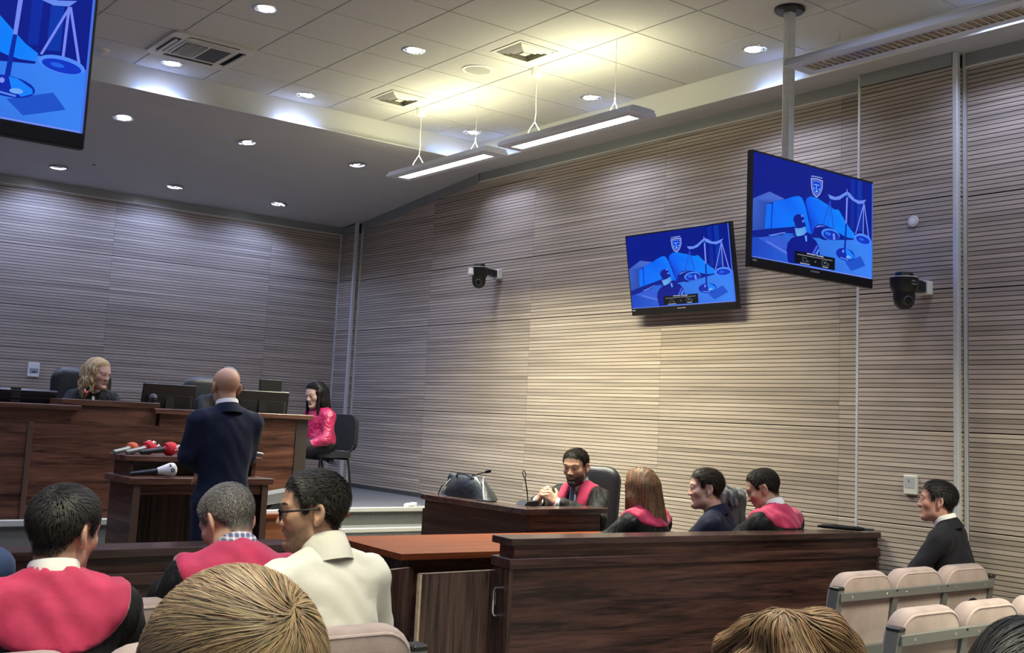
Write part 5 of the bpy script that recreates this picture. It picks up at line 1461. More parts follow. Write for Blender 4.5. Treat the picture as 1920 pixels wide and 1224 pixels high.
    f.cap(NB-sp*0.06*k, H+RH@nk, 0.060*k*(1-0.16*fem), 0.054*k*(1-0.14*fem), 0.03)
    f.cap(NB-sp*0.04+np.array([-0.09, -0.008, -0.02])*k, NB, 0.025*k, 0.035*k, 0.03); f.cap(NB-sp*0.04+np.array([0.09, -0.008, -0.02])*k, NB, 0.025*k, 0.035*k, 0.03)
    head_field(f, H, RH, fem, nose, jaw, k)
    P, F = f.mesh()
    Q = ((P-H)@RH)/k                                         # head coordinates
    inh = (np.abs(Q[:, 0]) < 0.12) & (np.abs(Q[:, 1]) < 0.14) & (Q[:, 2] > -0.135) & (Q[:, 2] < 0.15)
    Nn = normals(P, F)
    hm = np.zeros(len(P)); bald = hairstyle == 'bald'
    if not bald:
        g = hair_line(Q, front=front); ear = (np.abs(Q[:, 0]) > 0.074) & (Q[:, 1] > -0.045) & (Q[:, 1] < 0.015) & (Q[:, 2] < 0.030)
        hm = np.clip(g/np.interp(Q[:, 2], [-0.06, -0.02, 0.02], [0.034, 0.024, 0.010])+0.5, 0, 1)*inh*(~ear)
        P = P+Nn*(np.clip(g/0.035, 0, 1)*inh*(~ear)*hair_t*k)[:, None]
    skin = np.array(skin, 'f'); col = np.tile(skin, (len(P), 1))
    # lips, cheeks, stubble
    lips = np.exp(-((Q[:, 0]/0.022)**2)**2-((Q[:, 2]+0.0665)/0.011)**4)*(Q[:, 1] > 0.078)*inh
    col = col*(1-lips[:, None]*0.75)+np.array([0.42, 0.14, 0.12] if fem else [0.40, 0.19, 0.15])*lips[:, None]*0.75
    ch = np.exp(-((np.abs(Q[:, 0])-0.045)/0.022)**2-((Q[:, 2]+0.025)/0.022)**2)*(Q[:, 1] > 0.03)*inh
    col = col*(1-ch[:, None]*np.array([0.0, 0.07, 0.08]))
    if stubble:
        b = np.clip((-0.036-Q[:, 2]+0.25*np.clip(0.055-Q[:, 1], 0, 1))/0.018, 0, 1)*np.clip((Q[:, 1]-0.004)/0.02, 0, 1)*(Q[:, 2] > -0.125)*inh*(1-lips)
        b *= 1-np.exp(-((np.abs(Q[:, 0])-0.036)/0.016)**2-((Q[:, 2]+0.040)/0.016)**2)
        nv = 0.8+0.4*rng.random(len(P)); b = np.clip(b*nv*stubble, 0, 1)[:, None]
        col = col*(1-b)+(np.array(hair)*0.9+0.012)*b
    if bald:
        b = (np.clip((0.060-Q[:, 2])/0.03, 0, 1)*np.clip((0.03-Q[:, 1])/0.03, 0, 1)*(Q[:, 2] > -0.085)*inh*0.30)[:, None]
        col = col*(1-b)+np.array([0.16, 0.12, 0.10])*b
    ht = hm[:, None]; col = col*(1-ht)+np.array(hair)*0.8*ht
    me = mesh_np('body', P, F, [MT['skin'], MT['scalp']], col)
    me.polygons.foreach_set('material_index', (hm[F].mean(1) > 0.5).astype(np.int32))
    o = bpy.data.objects.new('body', me); COL.objects.link(o); o.parent = root
    # --- eyes, brows
    for s in (-1, 1):
        c = H+RH@(np.array([s*0.032, 0.0835, 0.0025])*k)
        mb = MB(); ax = Vector(RH@np.array([0, 1, -0.08]))
        pr = [(0.0128*k*math.sin(PI*i/14), -0.0128*k*math.cos(PI*i/14)) for i in range(15)]
        mb.lathe(pr, c, ax, 14)
        me = mb.mesh('eye'); cc = []
        for i in range(15):
            hgt = -math.cos(PI*i/14)
            cc += [((0.62, 0.58, 0.54) if hgt < 0.84 else (0.05, 0.03, 0.02))]*14
        ca = me.color_attributes.new('Col', 'FLOAT_COLOR', 'POINT'); ca.data.foreach_set('color', np.concatenate([np.array(cc), np.ones((len(cc), 1))], 1).astype('f').ravel())
        me.materials.append(MT['eye']); sm(me, 80)
        o = bpy.data.objects.new('eye', me); COL.objects.link(o); o.parent = root
        if brows:
            n = 60 if res > 0.0045 else 130
            t = rng.random(n); x = s*(0.014+0.036*t); z_ = 0.0235+0.006*np.sin(t*2.4)+rng.normal(0, 0.0016, n); y_ = 0.1015-0.017*t**1.6-0.003*fem
            A0 = np.stack([x, y_, z_], 1); B0 = A0+np.stack([s*(0.004+0.006*t), -0.003*t+0.001, 0.003-0.005*t], 1)
            S = np.stack([A0, (A0+B0)/2+np.array([0, 0.001, 0]), B0], 1)*k
            S = H+S@RH.T
            ribbons(S, np.ones(n)*(0.9 if not fem else 0.7), np.tile(RH@np.array([0, 1, 0.2]), (n, 3, 1)), 'eyebrow', np.tile(np.array(hair)*0.9, (n, 1)), root, 0.0012*k)
    # --- hair
    hv = np.array(hair)
    def tint(n, v=0.32): return hv*(1+rng.normal(0, v, (n, 1)))*(1+rng.normal(0, 0.06, (n, 3)))
    cand = np.where(hm > 0.4)[0]
    if len(cand) and hairstyle in ('short', 'crop', 'swept'):
        roots = rng.choice(cand, strands)
        crown = H+RH@(np.array([0.008, -0.055, 0.105])*k)
        if hairstyle == 'swept':
            crown = H+RH@(np.array([0.046, -0.074, 0.100])*k)
        def df(p):
            d = p-crown; d = d/(np.linalg.norm(d, axis=1, keepdims=True)+1e-6)
            q = (p-H)@RH
            fwd = (RH@np.array([0.25, 0.9, 0.1]))[None]*np.clip((q[:, 2:3]-0.04)/0.05, 0, 1)
            dn = (RH@np.array([0, -0.25, -1.0]))[None]*np.clip((0.06-q[:, 2:3])/0.05, 0, 1)
            sw = np.cross(d, RH@np.array([0, 0, 1.0]))*0.35
            return d+fwd*0.8+dn+sw
        zq = ((P[roots]-H)@RH)[:, 2]/k
        lens = hair_len*k*(0.65+0.45*rng.random(strands))*np.interp(zq, [-0.08, -0.03, 0.03, 0.08], [0.25, 0.4, 0.85, 1.0])
        S, NN = surf_strands(P, Nn, roots, df, lens, 5 if hairstyle != 'swept' else 8, 0.0045*k if hairstyle != 'crop' else 0.0025*k, rng, 0.22 if hairstyle != 'swept' else 0.07, 0.0012 if hairstyle == 'short' else 0.0004)
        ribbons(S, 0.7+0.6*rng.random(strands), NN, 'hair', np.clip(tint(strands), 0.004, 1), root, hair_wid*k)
    if hairstyle in ('long', 'wavy', 'clip'):
        lo2, hi2 = H-np.array([0.19, 0.22, 0.66])*k, H+np.array([0.17, 0.16, 0.17])*k
        g = Field(*[axis(lo2[q], hi2[q], 0.009, [(hlo[q], hhi[q], 0.007)]) for q in range(3)])
        TT = lambda p: H+RH@(np.array(p)*k)
        dn = np.array([0, 0, -1.0]); bk = np.array([tail_dx, -0.11 if hairstyle == 'long' and tail else -0.03, 0])
        g.ell(TT((0, -0.020, 0.038)), np.array((0.088, 0.108, 0.094))*k, RH, 0.02)
        Lh = {'long': 0.40, 'wavy': 0.24, 'clip': 0.16}[hairstyle]*(tail or 1.0)
        for s in (-1, 1):
            g.cap(TT((s*0.060, -0.01, 0.02)), TT((s*0.078, -0.02, -0.07))+dn*0.02, 0.040*k, 0.034*k, 0.03)
            g.cap(TT((s*0.078, -0.02, -0.07)), TT((s*0.085, -0.03, -0.10))+dn*(Lh-0.10)*0.8+bk*0.8, 0.034*k, 0.024*k, 0.03)
            g.cap(TT((s*0.03, -0.075, 0.0)), TT((s*0.060, -0.095, -0.06))+dn*(Lh-0.03)+bk, 0.055*k, 0.034*k, 0.04)
            g.cap(TT((s*0.072, 0.03, 0.03)), TT((s*0.078, 0.028, -0.05))+dn*(Lh*0.35), 0.014*k, 0.012*k, 0.02)
        g.cap(TT((0, -0.085, 0.0)), TT((0, -0.10, -0.06))+dn*(Lh-0.01)+bk, 0.055*k, 0.034*k, 0.04)
        if hairstyle == 'clip':
            for s in (-1, 1):
                pp = [TT(q) for q in ((s*0.092, 0.03, 0.040), (s*0.084, -0.01, 0.092), (s*0.050, -0.050, 0.122), (-0.012, -0.082, 0.124), (0.012, -0.112, 0.075))]
                for a_, b_, r_ in zip(pp, pp[1:], (0.012, 0.014, 0.018, 0.018) if s < 0 else (0.024, 0.028, 0.026, 0.018)): g.cap(a_, b_, r_*k, r_*k, 0.010 if s < 0 else 0.03)
            g.ell(TT((-0.012, -0.085, 0.122)), np.array((0.030, 0.026, 0.024))*k, RH, 0.012)
        # open the face
        g.ell(TT((0, 0.130, -0.050)), np.array((0.064, 0.105, 0.120))*k, RH, 0.012, 's')
        g.cap(NB-sp*0.1, TT((0, -0.01, -0.06)), 0.060*k, 0.060*k, 0.02, 's')
        if hairstyle == 'wavy':
            X, Y, Z = g.ax[0][:, None, None], g.ax[1][None, :, None], g.ax[2][None, None, :]
            g.V += 0.006*np.sin(70*Z+9*np.sin(40*X)+6*np.sin(35*Y))*np.clip((H[2]+0.05-Z)/0.08, 0.15, 1)
        P2, F2 = g.mesh(); N2 = normals(P2, F2)
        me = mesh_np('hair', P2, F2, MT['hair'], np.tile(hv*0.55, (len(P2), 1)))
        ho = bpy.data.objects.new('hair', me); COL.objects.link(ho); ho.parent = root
        part_x = {'long': 0.0, 'wavy': 0.012, 'clip': 0.0}[hairstyle]
        def df(p):
            q = (p-H)@RH/k
            top = np.clip((q[:, 2:3]-0.02)/0.07, 0, 1)
            out = np.stack([np.sign(q[:, 0]-part_x)*0.9, -0.35*np.ones(len(q)), -0.2*np.ones(len(q))], 1)@RH.T
            d = out*top+dn[None]*(1.05-top)
            if hairstyle == 'clip':
                kn = H+RH@(np.array([-0.012, -0.082, 0.125])*k); v = p-kn; v /= (np.linalg.norm(v, axis=1, keepdims=True)+1e-6)
                d = v*1.0+dn[None]*0.25
            if hairstyle == 'wavy':
                d = d+0.75*np.stack([np.sin(60*p[:, 2]+30*p[:, 1]), np.cos(55*p[:, 2]+25*p[:, 0]), 0*p[:, 0]], 1)*(1-top)
            return d
        roots = rng.choice(len(P2), strands)
        S, NN = surf_strands(P2, N2, roots, df, (0.20 if hairstyle == 'long' else 0.11)*k, 9, 0.004, rng, 0.10 if hairstyle != 'clip' else 0.05, 0.0003)
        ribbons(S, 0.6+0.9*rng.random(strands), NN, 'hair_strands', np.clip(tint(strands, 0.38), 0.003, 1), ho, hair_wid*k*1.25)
    # --- clothes
    g = Field(*[axis(lo[q]-0.05, hi[q]+0.05, 0.013 if res < 0.0045 else 0.016, []) for q in range(3)])
    robe = outfit == 'robe'
    ex = 0.012 if robe else 0.0
    g.ell(CH, ((0.172+ex)*k*sh*(1-0.1*fem), (0.118+ex)*k, 0.22*k), R3, 0.05); g.ell(WA, ((0.158+ex*2)*k*(1-0.1*fem), (0.122+ex)*k, 0.24*k), R3, 0.06); g.ell((0, 0.0, hipz+0.01), ((0.185+ex)*k, (0.145+ex)*k, 0.12*k), None, 0.06)
    g.cap(SHc+np.array([-shw*0.82, 0, -0.024]), SHc+np.array([shw*0.82, 0, -0.024]), (0.066+ex*0.5)*k, (0.066+ex*0.5)*k, 0.06)
    for s in (-1, 1):
        g.cap(SHc+np.array([s*shw*0.75, -0.006, -0.002]), NB+np.array([s*0.050, -0.014, -0.002])*k, 0.042*k, 0.032*k, 0.05)
    cuffs = {}
    for sd in ('L', 'R'):
        S0, E, Wp = J[sd]
        fl_ = 1.45 if robe else 1.12 if outfit in ('shirt', 'blouse') else 1.0
        g.cap(S0, E, 0.062*k*(1+0.12*robe), 0.050*k*fl_, 0.04); w2 = E+(Wp-E)*(0.93 if outfit != 'robe' else 0.86)
        g.cap(E, w2, 0.049*k*fl_, 0.037*k*fl_, 0.025); cuffs[sd] = (w2, Wp)
    if robe: g.cap(NB-sp*0.07*k, NB-sp*0.018*k, 0.088*k, 0.077*k, 0.03)
    if robe and pose == 'sit':
        for l in legs: g.cap(l[0], l[1], 0.10, 0.085, 0.05); g.cap(l[1], l[2]*0.5+l[1]*0.5, 0.085, 0.09, 0.04)
    if pose == 'stand' and outfit == 'suit':
        g.cap((0, 0, hipz), (0, -0.01, hipz-0.16), 0.165*k, 0.175*k, 0.05, sy=0.72)
    X, Y, Z = g.ax[0][:, None, None], g.ax[1][None, :, None], g.ax[2][None, None, :]
    cn = cloth_noise*(1.6 if robe else 1.0)
    g.V += cn*(np.sin(31*X+17*Z+5*np.sin(13*Y))*np.sin(23*Z+11*Y+3*np.sin(19*X)))+cn*0.6*np.sin(55*X+23*np.sin(9*Z)+seed)*np.clip((NB[2]-0.10-Z)/0.2, 0, 1)*(1 if robe else 0.25)
    V0 = g.V.copy()
    # neck opening, V at the front
    g.cap(NB+sp*0.022*k+np.array([0, 0.0, 0]), NB+neckdir*0.16*k, (0.054 if outfit == 'shirt' else 0.060)*k, 0.072*k, 0.008, 's')
    if outfit in ('suit', 'robe'):
        g.cap(NB+np.array([0, 0.10, 0.03])*k, CH+R3@np.array([0, 0.15, 0.0])*k, 0.062*k, (0.030 if robe else 0.012)*k, 0.01, 's')
    for sd in ('L', 'R'):
        w2, Wp = cuffs[sd]; d = (Wp-J[sd][1]); d /= np.linalg.norm(d)
        g.cap(w2+d*0.035, w2+d*0.09, 0.033*k, 0.045*k, 0.006, 's')
    mat = {'suit': suit or NAVYC, 'robe': ROBE, 'shirt': SHIRT, 'blouse': PINKC}[outfit]
    P3, F3 = g.mesh()
    nm = {'suit': 'jacket', 'robe': 'robe', 'shirt': 'shirt', 'blouse': 'blouse'}[outfit]
    o = bpy.data.objects.new(nm, mesh_np(nm, P3, F3, mat)); COL.objects.link(o); o.parent = root
    if robe:
        c = NB+R3@np.array([0, 0.0, -0.035])*k
        y = Field(*g.ax); r = np.array((yoke[0], 0.30, yoke[1]))*k*sh
        D = R3.T@np.eye(3)
        q = [X-c[0], Y-c[1], Z-c[2]]
        qq = [sum(R3[i, j]*q[i] for i in range(3)) for j in range(3)]
        k0 = np.sqrt((qq[0]/r[0])**2+(qq[1]/r[1])**2+(np.minimum(qq[2], 0)/r[2])**2)
        bib = (k0-1)*0.17
        y.V = np.maximum(V0-0.010, bib).astype('f')
        y.cap(NB-sp*0.03*k+np.array([0, -0.004, 0]), NB+neckdir*0.16*k, 0.058*k, 0.072*k, 0.008, 's')
        y.cap(NB+np.array([0, 0.10, 0.03])*k, CH+R3@np.array([0, 0.16, -0.05])*k, 0.058*k, 0.040*k, 0.01, 's')
        P4, F4 = y.mesh()
        o = bpy.data.objects.new('yoke', mesh_np('yoke', P4, F4, YOKE)); COL.objects.link(o); o.parent = root; o['label'] = 'crimson velvet yoke'
    if outfit in ('suit', 'robe') and collar:
        y = Field(*[axis(a[0], a[-1], 0.012, [(NB[q]-0.16, NB[q]+0.12, 0.007)]) for q, a in enumerate(g.ax)])
        y.ell(CH, (0.150*k, 0.108*k, 0.20*k), R3, 0.05); y.cap(SHc+np.array([-0.10, 0, -0.02]), SHc+np.array([0.10, 0, -0.02]), 0.050, 0.050, 0.05)
        cmat = WHITEC if collar == 'white' else collar
        P5, F5 = y.mesh()
        o = bpy.data.objects.new('shirt', mesh_np('shirt', P5, F5, cmat)); COL.objects.link(o); o.parent = root
    if collar and outfit in ('suit', 'robe', 'shirt'):
        cmat = SHIRT if outfit == 'shirt' else (WHITEC if collar == 'white' else collar)
        collar_band(root, NB, neckdir, k, cmat, outfit == 'shirt', fem)
    if outfit == 'suit': collar_band(root, NB, neckdir, k, suit or NAVYC, False, fem, 'jacket')
    if tie:
        p0 = NB+np.array([0, 0.075, 0.012])*k; p1 = CH+R3@np.array([0, 0.128, 0.06])*k; p2 = CH+R3@np.array([0, 0.130, -0.12])*k
        mb = MB(); w0, w1 = 0.018*k, 0.033*k
        for a, b, wa, wb in ((p0, p0+(p1-p0)*0.25, 0.020*k, 0.014*k), (p0+(p1-p0)*0.25, p2, 0.015*k, w1)):
            mb.poly([(a[0]-wa, a[1], a[2]), (b[0]-wb, b[1]+0.004, b[2]), (b[0], b[1]+0.010, b[2]), (a[0], a[1]+0.008, a[2])]); mb.poly([(a[0], a[1]+0.008, a[2]), (b[0], b[1]+0.010, b[2]), (b[0]+wb, b[1]+0.004, b[2]), (a[0]+wa, a[1], a[2])])
        o = mb.build('tie', tie, root); md = o.modifiers.new('thick', 'SOLIDIFY'); md.thickness = 0.006
    # cuffs
    if outfit in ('suit', 'robe') and hands:
        for sd in ('L', 'R'):
            w2, Wp = cuffs[sd]; d = (Wp-J[sd][1]); d /= np.linalg.norm(d)
            if outfit == 'robe' or len(arms[sd]) > 2:
                a = w2-d*0.03; b = Wp+d*0.004
                MB().tube([a, b, b+d*0.001], [0.041*k, 0.036*k, 0.030*k], 16).build('shirt_cuff', WHITEC, root, True)
    # trousers and shoes
    g2 = Field(*[axis(a[0], a[-1], 0.026, []) for a in g.ax[:2]], axis(-0.02, hipz+0.2, 0.026, []))
    g2.ell((0, 0, hipz-0.01), (0.172*k, 0.135*k, 0.115*k), None, 0.05)
    for l in legs: g2.cap(l[0], l[1], 0.092*k, 0.070*k, 0.04); g2.cap(l[1], l[2]+np.array([0, 0, -0.02]), 0.068*k, 0.052*k, 0.03)
    P6, F6 = g2.mesh(); o = bpy.data.objects.new('trousers', mesh_np('trousers', P6, F6, (suit or NAVYC) if outfit == 'suit' else TROUS)); COL.objects.link(o); o.parent = root
    for l in legs:
        mb = MB(); a, b = l[2], l[3]
        mb.prism(rounded(0.095, 0.27, 0.045, 5), 'z', 0.0, 0.03); mb.prism(rounded(0.088, 0.255, 0.043, 5), 'z', 0.03, 0.065); mb.prism(rounded(0.08, 0.13, 0.038, 5, 0, -0.05), 'z', 0.065, 0.11)
        mb.build('shoe', MT['leather'], root, 50, (float(b[0]), float((a[1]+b[1])/2+0.02), 0.001))
    root['_h'] = 0
    del root['_h']
    return root, H, RH, NB

def collar_band(root, NB, nd, k, mat, big, fem, kind='shirt'):
    """folded shirt collar round the neck"""
    nd = np.array(nd)/np.linalg.norm(nd); xx = np.array([1.0, 0, 0]); yy = np.cross(nd, xx)
    mb = MB(); n = 40
    prof = [(0.0600, -0.02), (0.0600, 0.044), (0.0630, 0.050), (0.0665, 0.043), (0.0685, 0.012), (0.0660, 0.0)]
    if kind == 'jacket': prof = [(0.0665, -0.03), (0.0665, 0.016), (0.0705, 0.023), (0.0765, 0.016), (0.0880, -0.014), (0.0920, -0.034)]
    if big: prof = [(0.0600, -0.03), (0.0600, 0.044), (0.0640, 0.052), (0.0690, 0.045), (0.0800, 0.004), (0.0830, -0.03)]
    for r, h in prof:
        for i in range(n+1):
            a = -PI*0.5+0.16+(2*PI-0.32)*i/n+PI
            c, s = math.cos(a), math.sin(a)
            front = max(0.0, -s) if False else max(0.0, s)
            hh = h-0.030*front**2+(0.008*(1-front) if h > 0.02 else 0)
            p = NB+(xx*c*r*1.02+yy*s*r*1.03)*k+nd*hh*k
            mb.v.append(tuple(p))
    for j in range(len(prof)-1):
        for i in range(n):
            mb.f.append((j*(n+1)+i, j*(n+1)+i+1, (j+1)*(n+1)+i+1, (j+1)*(n+1)+i)); mb.m.append(0)
    o = mb.build('jacket_collar' if kind == 'jacket' else 'shirt_collar', mat, root, True)
    md = o.modifiers.new('thick', 'SOLIDIFY'); md.thickness = 0.002; md.offset = 0
    return o

# ---------------------------------------------------------------- the people
dg = math.radians
GREY = (0.20, 0.19, 0.18)
rest = {'L': ((-0.24, 0.16, -0.24), (-0.10, 0.36, -0.27)), 'R': ((0.24, 0.16, -0.24), (0.10, 0.36, -0.27))}
# standing at the lectern
person('bald man in a dark navy suit standing at the lectern', (2.871, 6.663, 1.650), dg(2), 0.0, 'stand', 0.03, dg(-6), dg(2), outfit='suit', suit=NAVYC, skin=(0.62, 0.34, 0.215), hairstyle='bald', brows=True,
       arms={'L': ((-0.225, 0.03, -0.29), (-0.05, 0.22, -0.38)), 'R': ((0.175, 0.04, -0.29), (0.03, 0.22, -0.38))}, seed=3, sh=1.06, res=0.006)
# judges and clerk
person('blonde judge in a black robe behind the bench, turned to her left', (2.95, 9.45, 1.752), PI-0.15, Z_PLAT, 'sit', 0.12, dg(40), dg(8), outfit='suit', suit=ROBE, skin=(0.60, 0.38, 0.31), hair=(0.50, 0.36, 0.19), hairstyle='wavy', fem=1.0, strands=2600, seed=5, res=0.007, arms=rest, hair_wid=0.0022)
person('grey-haired judge in a black robe half hidden behind the bald man', (4.113, 9.50, 1.755), PI+0.1, Z_PLAT, 'sit', 0.14, dg(-10), dg(20), outfit='suit', suit=ROBE, skin=(0.52, 0.32, 0.25), hair=(0.30, 0.29, 0.31), hairstyle='short', strands=900, seed=6, res=0.008, arms=rest, sh=1.15, hair_wid=0.002)
person('young clerk with long black hair in pink satin blouse at the bench end', (5.259, 10.033, 1.690), dg(100), Z_PLAT, 'sit', 0.05, dg(6), dg(14), outfit='blouse', skin=(0.56, 0.36, 0.30), hair=(0.012, 0.010, 0.012), hairstyle='long', fem=1.0, strands=1500, seed=7, res=0.008, arms={'L': ((-0.21, 0.06, -0.30), (-0.10, 0.26, -0.38)), 'R': ((0.21, 0.06, -0.30), (0.10, 0.26, -0.38))}, collar=None, hair_wid=0.002, tail=1.5)
# parties on the right
ha = {'L': ((-0.27, 0.16, -0.22), (-0.075, 0.37, -0.100), {'D': (0.62, 0.30, 0.62), 'U': (-0.6, 0.75, 0.2), 'curl': 0.55, 'spread': 0.3}),
      'R': ((0.27, 0.16, -0.22), (0.075, 0.37, -0.100), {'D': (-0.62, 0.30, 0.62), 'U': (0.6, 0.75, 0.2), 'curl': 0.55, 'spread': 0.3})}
person('young bearded lawyer in black and crimson robe and tie, fingertips together at the desk', (5.724, 6.620, 1.200), dg(103), 0.0, 'sit', 0.10, dg(12), dg(8), outfit='robe', skin=(0.50, 0.29, 0.20), hair=(0.012, 0.009, 0.008), hairstyle='short', stubble=0.95, strands=1500, seed=8, res=0.0055, arms=ha, k=1.09, yoke=(0.135, 0.40), tie=cloth('grey blue tie', (0.10, 0.12, 0.17), 0.5), hair_len=0.018)
person('woman lawyer with very long straight brown hair and crimson yoke, back to the seats', (5.340, 5.52, 1.125), dg(10), 0.0, 'sit', 0.10, dg(-8), dg(4), outfit='robe', skin=(0.56, 0.36, 0.28), hair=(0.20, 0.105, 0.052), hairstyle='long', fem=1.0, strands=4200, seed=9, res=0.007, arms=rest, k=1.05, hair_wid=0.0016, collar=None, yoke=(0.19, 0.080), tail=1.6, tail_dx=0.07)
person('man in navy suit in profile between long-haired woman and bowed lawyer', (5.760, 5.31, 1.135), dg(30), 0.0, 'sit', 0.12, dg(18), dg(2), outfit='suit', suit=NAVYC, skin=(0.60, 0.37, 0.29), hair=(0.022, 0.015, 0.011), hairstyle='short', strands=1800, seed=10, res=0.0055, arms=rest, sh=1.22, k=1.08, hair_len=0.035, collar=None)
person('lawyer in black robe with crimson yoke bowing his head, nearest the right wall', (5.985, 5.01, 1.155), dg(8), 0.0, 'sit', 0.12, dg(28), dg(22), outfit='robe', skin=(0.46, 0.27, 0.19), hair=(0.018, 0.014, 0.012), hairstyle='crop', strands=1600, seed=11, res=0.0055, arms=rest, sh=1.1, k=1.07, hair_len=0.012, front=0.078, yoke=(0.19, 0.085))
person('man with short dark hair in a dark suit, seated alone by the right pillar', (6.30, 3.925, 1.164), dg(18), 0.0, 'sit', 0.10, dg(12), dg(-3), outfit='suit', suit=DARKC, skin=(0.52, 0.27, 0.21), hair=(0.016, 0.014, 0.013), hairstyle='short', strands=2000, seed=12, res=0.005, arms={'L': ((-0.30, 0.13, -0.30), (-0.04, 0.20, -0.44)), 'R': ((0.26, 0.06, -0.30), (0.05, 0.20, -0.42))}, sh=1.18, hair_len=0.030, nose=1.1, collar=WHITEC)
# public seats, front
person('black-haired man in crimson-yoked robe, seated at the left with his back turned', (0.985, 3.33, 1.160), dg(-8), 0.0, 'sit', 0.05, dg(-48), dg(6), outfit='robe', skin=(0.55, 0.33, 0.24), hair=(0.020, 0.017, 0.015), hairstyle='short', strands=6500, seed=13, res=0.004, arms=rest, stubble=0.35, hair_len=0.030, hair_wid=0.0011, k=1.0)
MT['check'] = None
def _check():
    m, nt, b = newmat('blue check shirt cotton')
    tc = N(nt, 'ShaderNodeTexCoord'); sp_ = N(nt, 'ShaderNodeSeparateXYZ'); nt.links.new(tc.outputs['Object'], sp_.inputs[0])
    outs = []
    for i in (0, 2):
        mm = N(nt, 'ShaderNodeMath', operation='MULTIPLY', i_1=330.0); sn = N(nt, 'ShaderNodeMath', operation='SINE'); gt = N(nt, 'ShaderNodeMath', operation='GREATER_THAN', i_1=-0.35)
        nt.links.new(sp_.outputs[i], mm.inputs[0]); nt.links.new(mm.outputs[0], sn.inputs[0]); nt.links.new(sn.outputs[0], gt.inputs[0]); outs.append(gt)
    ad = N(nt, 'ShaderNodeMath', operation='ADD'); nt.links.new(outs[0].outputs[0], ad.inputs[0]); nt.links.new(outs[1].outputs[0], ad.inputs[1])
    hf = N(nt, 'ShaderNodeMath', operation='MULTIPLY', i_1=0.5); nt.links.new(ad.outputs[0], hf.inputs[0])
    cr = N(nt, 'ShaderNodeValToRGB'); cr.color_ramp.elements[0].color = (0.70, 0.62, 0.55, 1); cr.color_ramp.elements[1].color = (0.09, 0.10, 0.20, 1)
    e = cr.color_ramp.elements.new(0.5); e.color = (0.36, 0.36, 0.45, 1)
    nt.links.new(hf.outputs[0], cr.inputs[0]); nt.links.new(cr.outputs[0], b.inputs['Base Color']); b.inputs['Roughness'].default_value = 0.8
    return m
CHECK = _check(); MT['check'] = CHECK
person('grey-haired man in a crimson-yoked robe and check shirt bowing his head', (1.640, 3.70, 1.142), dg(-12), 0.0, 'sit', 0.26, dg(26), dg(30), outfit='robe', skin=(0.55, 0.33, 0.24), hair=(0.17, 0.155, 0.14), hairstyle='crop', strands=5500, seed=14, res=0.004, arms=rest, collar=CHECK, hair_len=0.014, hair_wid=0.0010, front=0.080)
_, H, RH, NB = person('man with glasses and dark cropped hair in a white shirt, seen in profile', (1.742, 3.280, 1.215), dg(10), 0.0, 'sit', 0.12, dg(54), dg(4), outfit='shirt', skin=(0.50, 0.29, 0.19), hair=(0.022, 0.018, 0.014), hairstyle='short', strands=6000, seed=15, res=0.004, arms={'L': ((-0.25, 0.12, -0.24), (-0.10, 0.34, -0.27)), 'R': ((0.27, 0.05, -0.25), (0.14, 0.30, -0.30))}, stubble=0.55, hair_len=0.022, hair_wid=0.0011, sh=1.08, nose=1.06, front=0.080)
def glasses(root, H, RH):
    TT = lambda p: tuple(H+RH@np.array(p))
    B = plain('black spectacle frame', (0.006, 0.006, 0.007), 0.45, spec=0.2)
    for s in (-1, 1):
        mb = MB()
        ring = [TT((s*0.0335+0.0255*math.copysign(abs(math.cos(a))**0.7, math.cos(a)), 0.1085-0.010*abs(math.cos(a)-s*-1)*0.25, -0.004+0.0195*math.copysign(abs(math.sin(a))**0.7, math.sin(a)))) for a in [2*PI*i/24 for i in range(25)]]
        mb.tube(ring, 0.0021, 6, caps=False); mb.build('spectacle_rim', B, root, True)
        MB().tube([TT((s*0.060, 0.104, 0.006)), TT((s*0.079, 0.090, 0.007)), TT((s*0.084, 0.03, 0.010)), TT((s*0.086, -0.012, 0.012)), TT((s*0.082, -0.045, -0.006))], [0.0036, 0.0036, 0.0030, 0.0030, 0.0038], 6).build('spectacle_arm', B, root, True)
        gm = bpy.data.materials.get('clear lens')
        if gm is None:
            gm, nt, b = newmat('clear lens'); b.inputs['Transmission Weight'].default_value = 1.0; b.inputs['Roughness'].default_value = 0.02; b.inputs['IOR'].default_value = 1.05; b.inputs['Base Color'].default_value = (0.92, 0.95, 0.95, 1)
        MB().poly(ring[:-1]).build('spectacle_lens', gm, root)
    MB().tube([TT((-0.009, 0.110, 0.002)), TT((0, 0.112, 0.005)), TT((0.009, 0.110, 0.002))], 0.0022, 6).build('spectacle_bridge', B, root, True)
glasses(_, H, RH)
# heads close to the lens
person('person with short light brown hair close to the lens, seen from behind', (0.536, 1.165, 1.219), dg(-20), 0.0, 'sit', 0.05, dg(4), dg(6), outfit='suit', suit=DARKC, skin=(0.55, 0.34, 0.26), hair=(0.29, 0.20, 0.115), hairstyle='swept', strands=22000, seed=16, res=0.004, arms=rest, hair_len=0.085, hair_t=0.018, hair_wid=0.0006, collar=None)
person('woman with light brown hair knotted back, low before the right beige seats', (1.330, 1.075, 1.137), dg(-46), 0.0, 'sit', 0.05, dg(4), dg(4), outfit='suit', suit=DARKC, skin=(0.55, 0.34, 0.26), hair=(0.215, 0.130, 0.068), hairstyle='clip', fem=1.0, strands=15000, seed=17, res=0.005, arms=rest, k=0.95, sh=0.86, hair_wid=0.0008, collar=None)
person('person with straight black hair at the lower right corner', (1.650, 0.875, 1.150), dg(-55), 0.0, 'sit', 0.05, dg(0), dg(8), outfit='suit', suit=DARKC, skin=(0.55, 0.34, 0.26), hair=(0.011, 0.010, 0.011), hairstyle='long', fem=1.0, strands=9000, seed=18, res=0.005, arms=rest, sh=0.86, hair_wid=0.0009, collar=None)
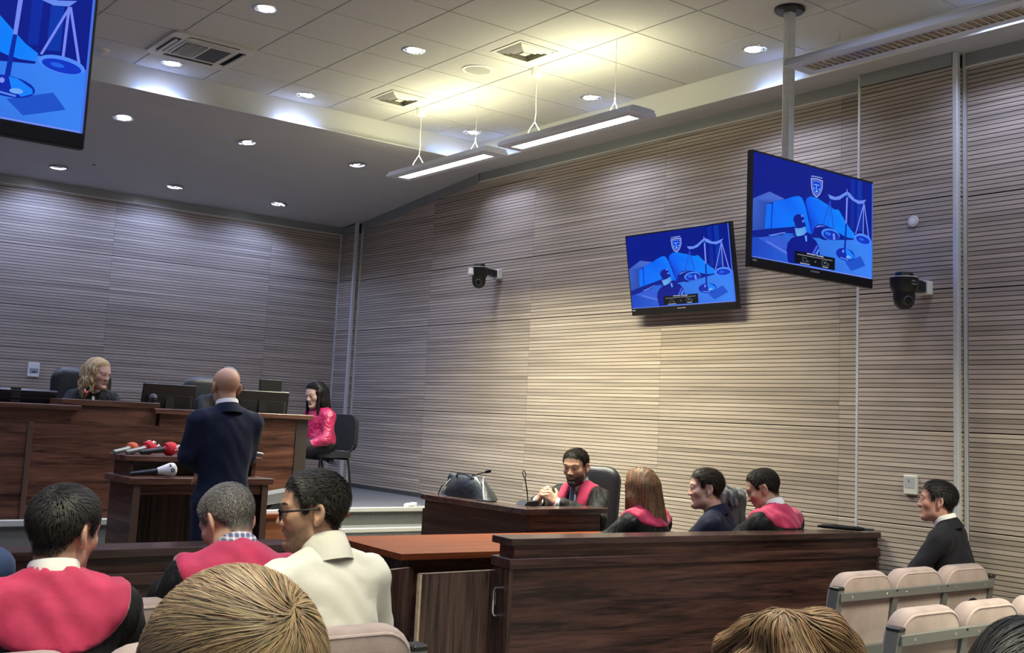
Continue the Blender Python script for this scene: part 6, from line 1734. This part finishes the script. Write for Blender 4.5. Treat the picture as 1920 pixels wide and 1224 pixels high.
person('person in a blue jacket whose shoulder shows at the left edge', (0.72, 3.93, 1.21), dg(-5), 0.0, 'sit', 0.05, dg(0), 0.0, outfit='suit', suit=BLUEC, hair=(0.05, 0.035, 0.025), hairstyle='short', strands=700, seed=19, res=0.008, arms=rest, sh=1.3, hair_wid=0.002)

# grey jacket hung over the chair back between the navy suit and the bowed lawyer
t = thing('hung_jacket', 'grey patterned jacket hung over a chair back beside the navy suit man', 'jacket', (6.02, 5.37, 0.0), 0.25)
jm = cloth('grey mottled knit', (0.13, 0.14, 0.15), 0.9, 0.2, scale=200, bump=0.6, fold=0.6, fscale=(6, 6, 3), var=0.5)
g = Field(axis(-0.35, 0.35, 0.014, []), axis(-0.2, 0.2, 0.014, []), axis(0.4, 1.3, 0.014, []))
g.cap((-0.17, 0, 1.07), (0.17, 0, 1.07), 0.055, 0.055, 0.04); g.cap((-0.17, 0, 1.05), (-0.19, -0.02, 0.60), 0.06, 0.05, 0.05); g.cap((0.17, 0, 1.05), (0.19, -0.02, 0.60), 0.06, 0.05, 0.05); g.cap((-0.08, 0, 1.0), (-0.08, 0, 0.6), 0.08, 0.08, 0.05, sy=0.5); g.cap((0.08, 0, 1.0), (0.08, 0, 0.6), 0.08, 0.08, 0.05, sy=0.5)
X, Y, Z = g.ax[0][:, None, None], g.ax[1][None, :, None], g.ax[2][None, None, :]
g.V += 0.007*np.sin(40*X+20*Z)*np.sin(35*Z+18*Y)
P_, F_ = g.mesh(); o = bpy.data.objects.new('shell', mesh_np('shell', P_, F_, jm)); COL.objects.link(o); o.parent = t
g = Field(axis(-0.2, 0.2, 0.012, []), axis(-0.2, 0.2, 0.012, []), axis(1.0, 1.25, 0.012, []))
for s in (-1, 1): g.cap((s*0.06, -0.03, 1.11), (0.0, 0.03, 1.145), 0.024, 0.022, 0.02); g.cap((s*0.06, -0.03, 1.11), (s*0.03, -0.06, 1.02), 0.022, 0.018, 0.02)
P_, F_ = g.mesh(); o = bpy.data.objects.new('hood_collar', mesh_np('hood_collar', P_, F_, jm)); COL.objects.link(o); o.parent = t
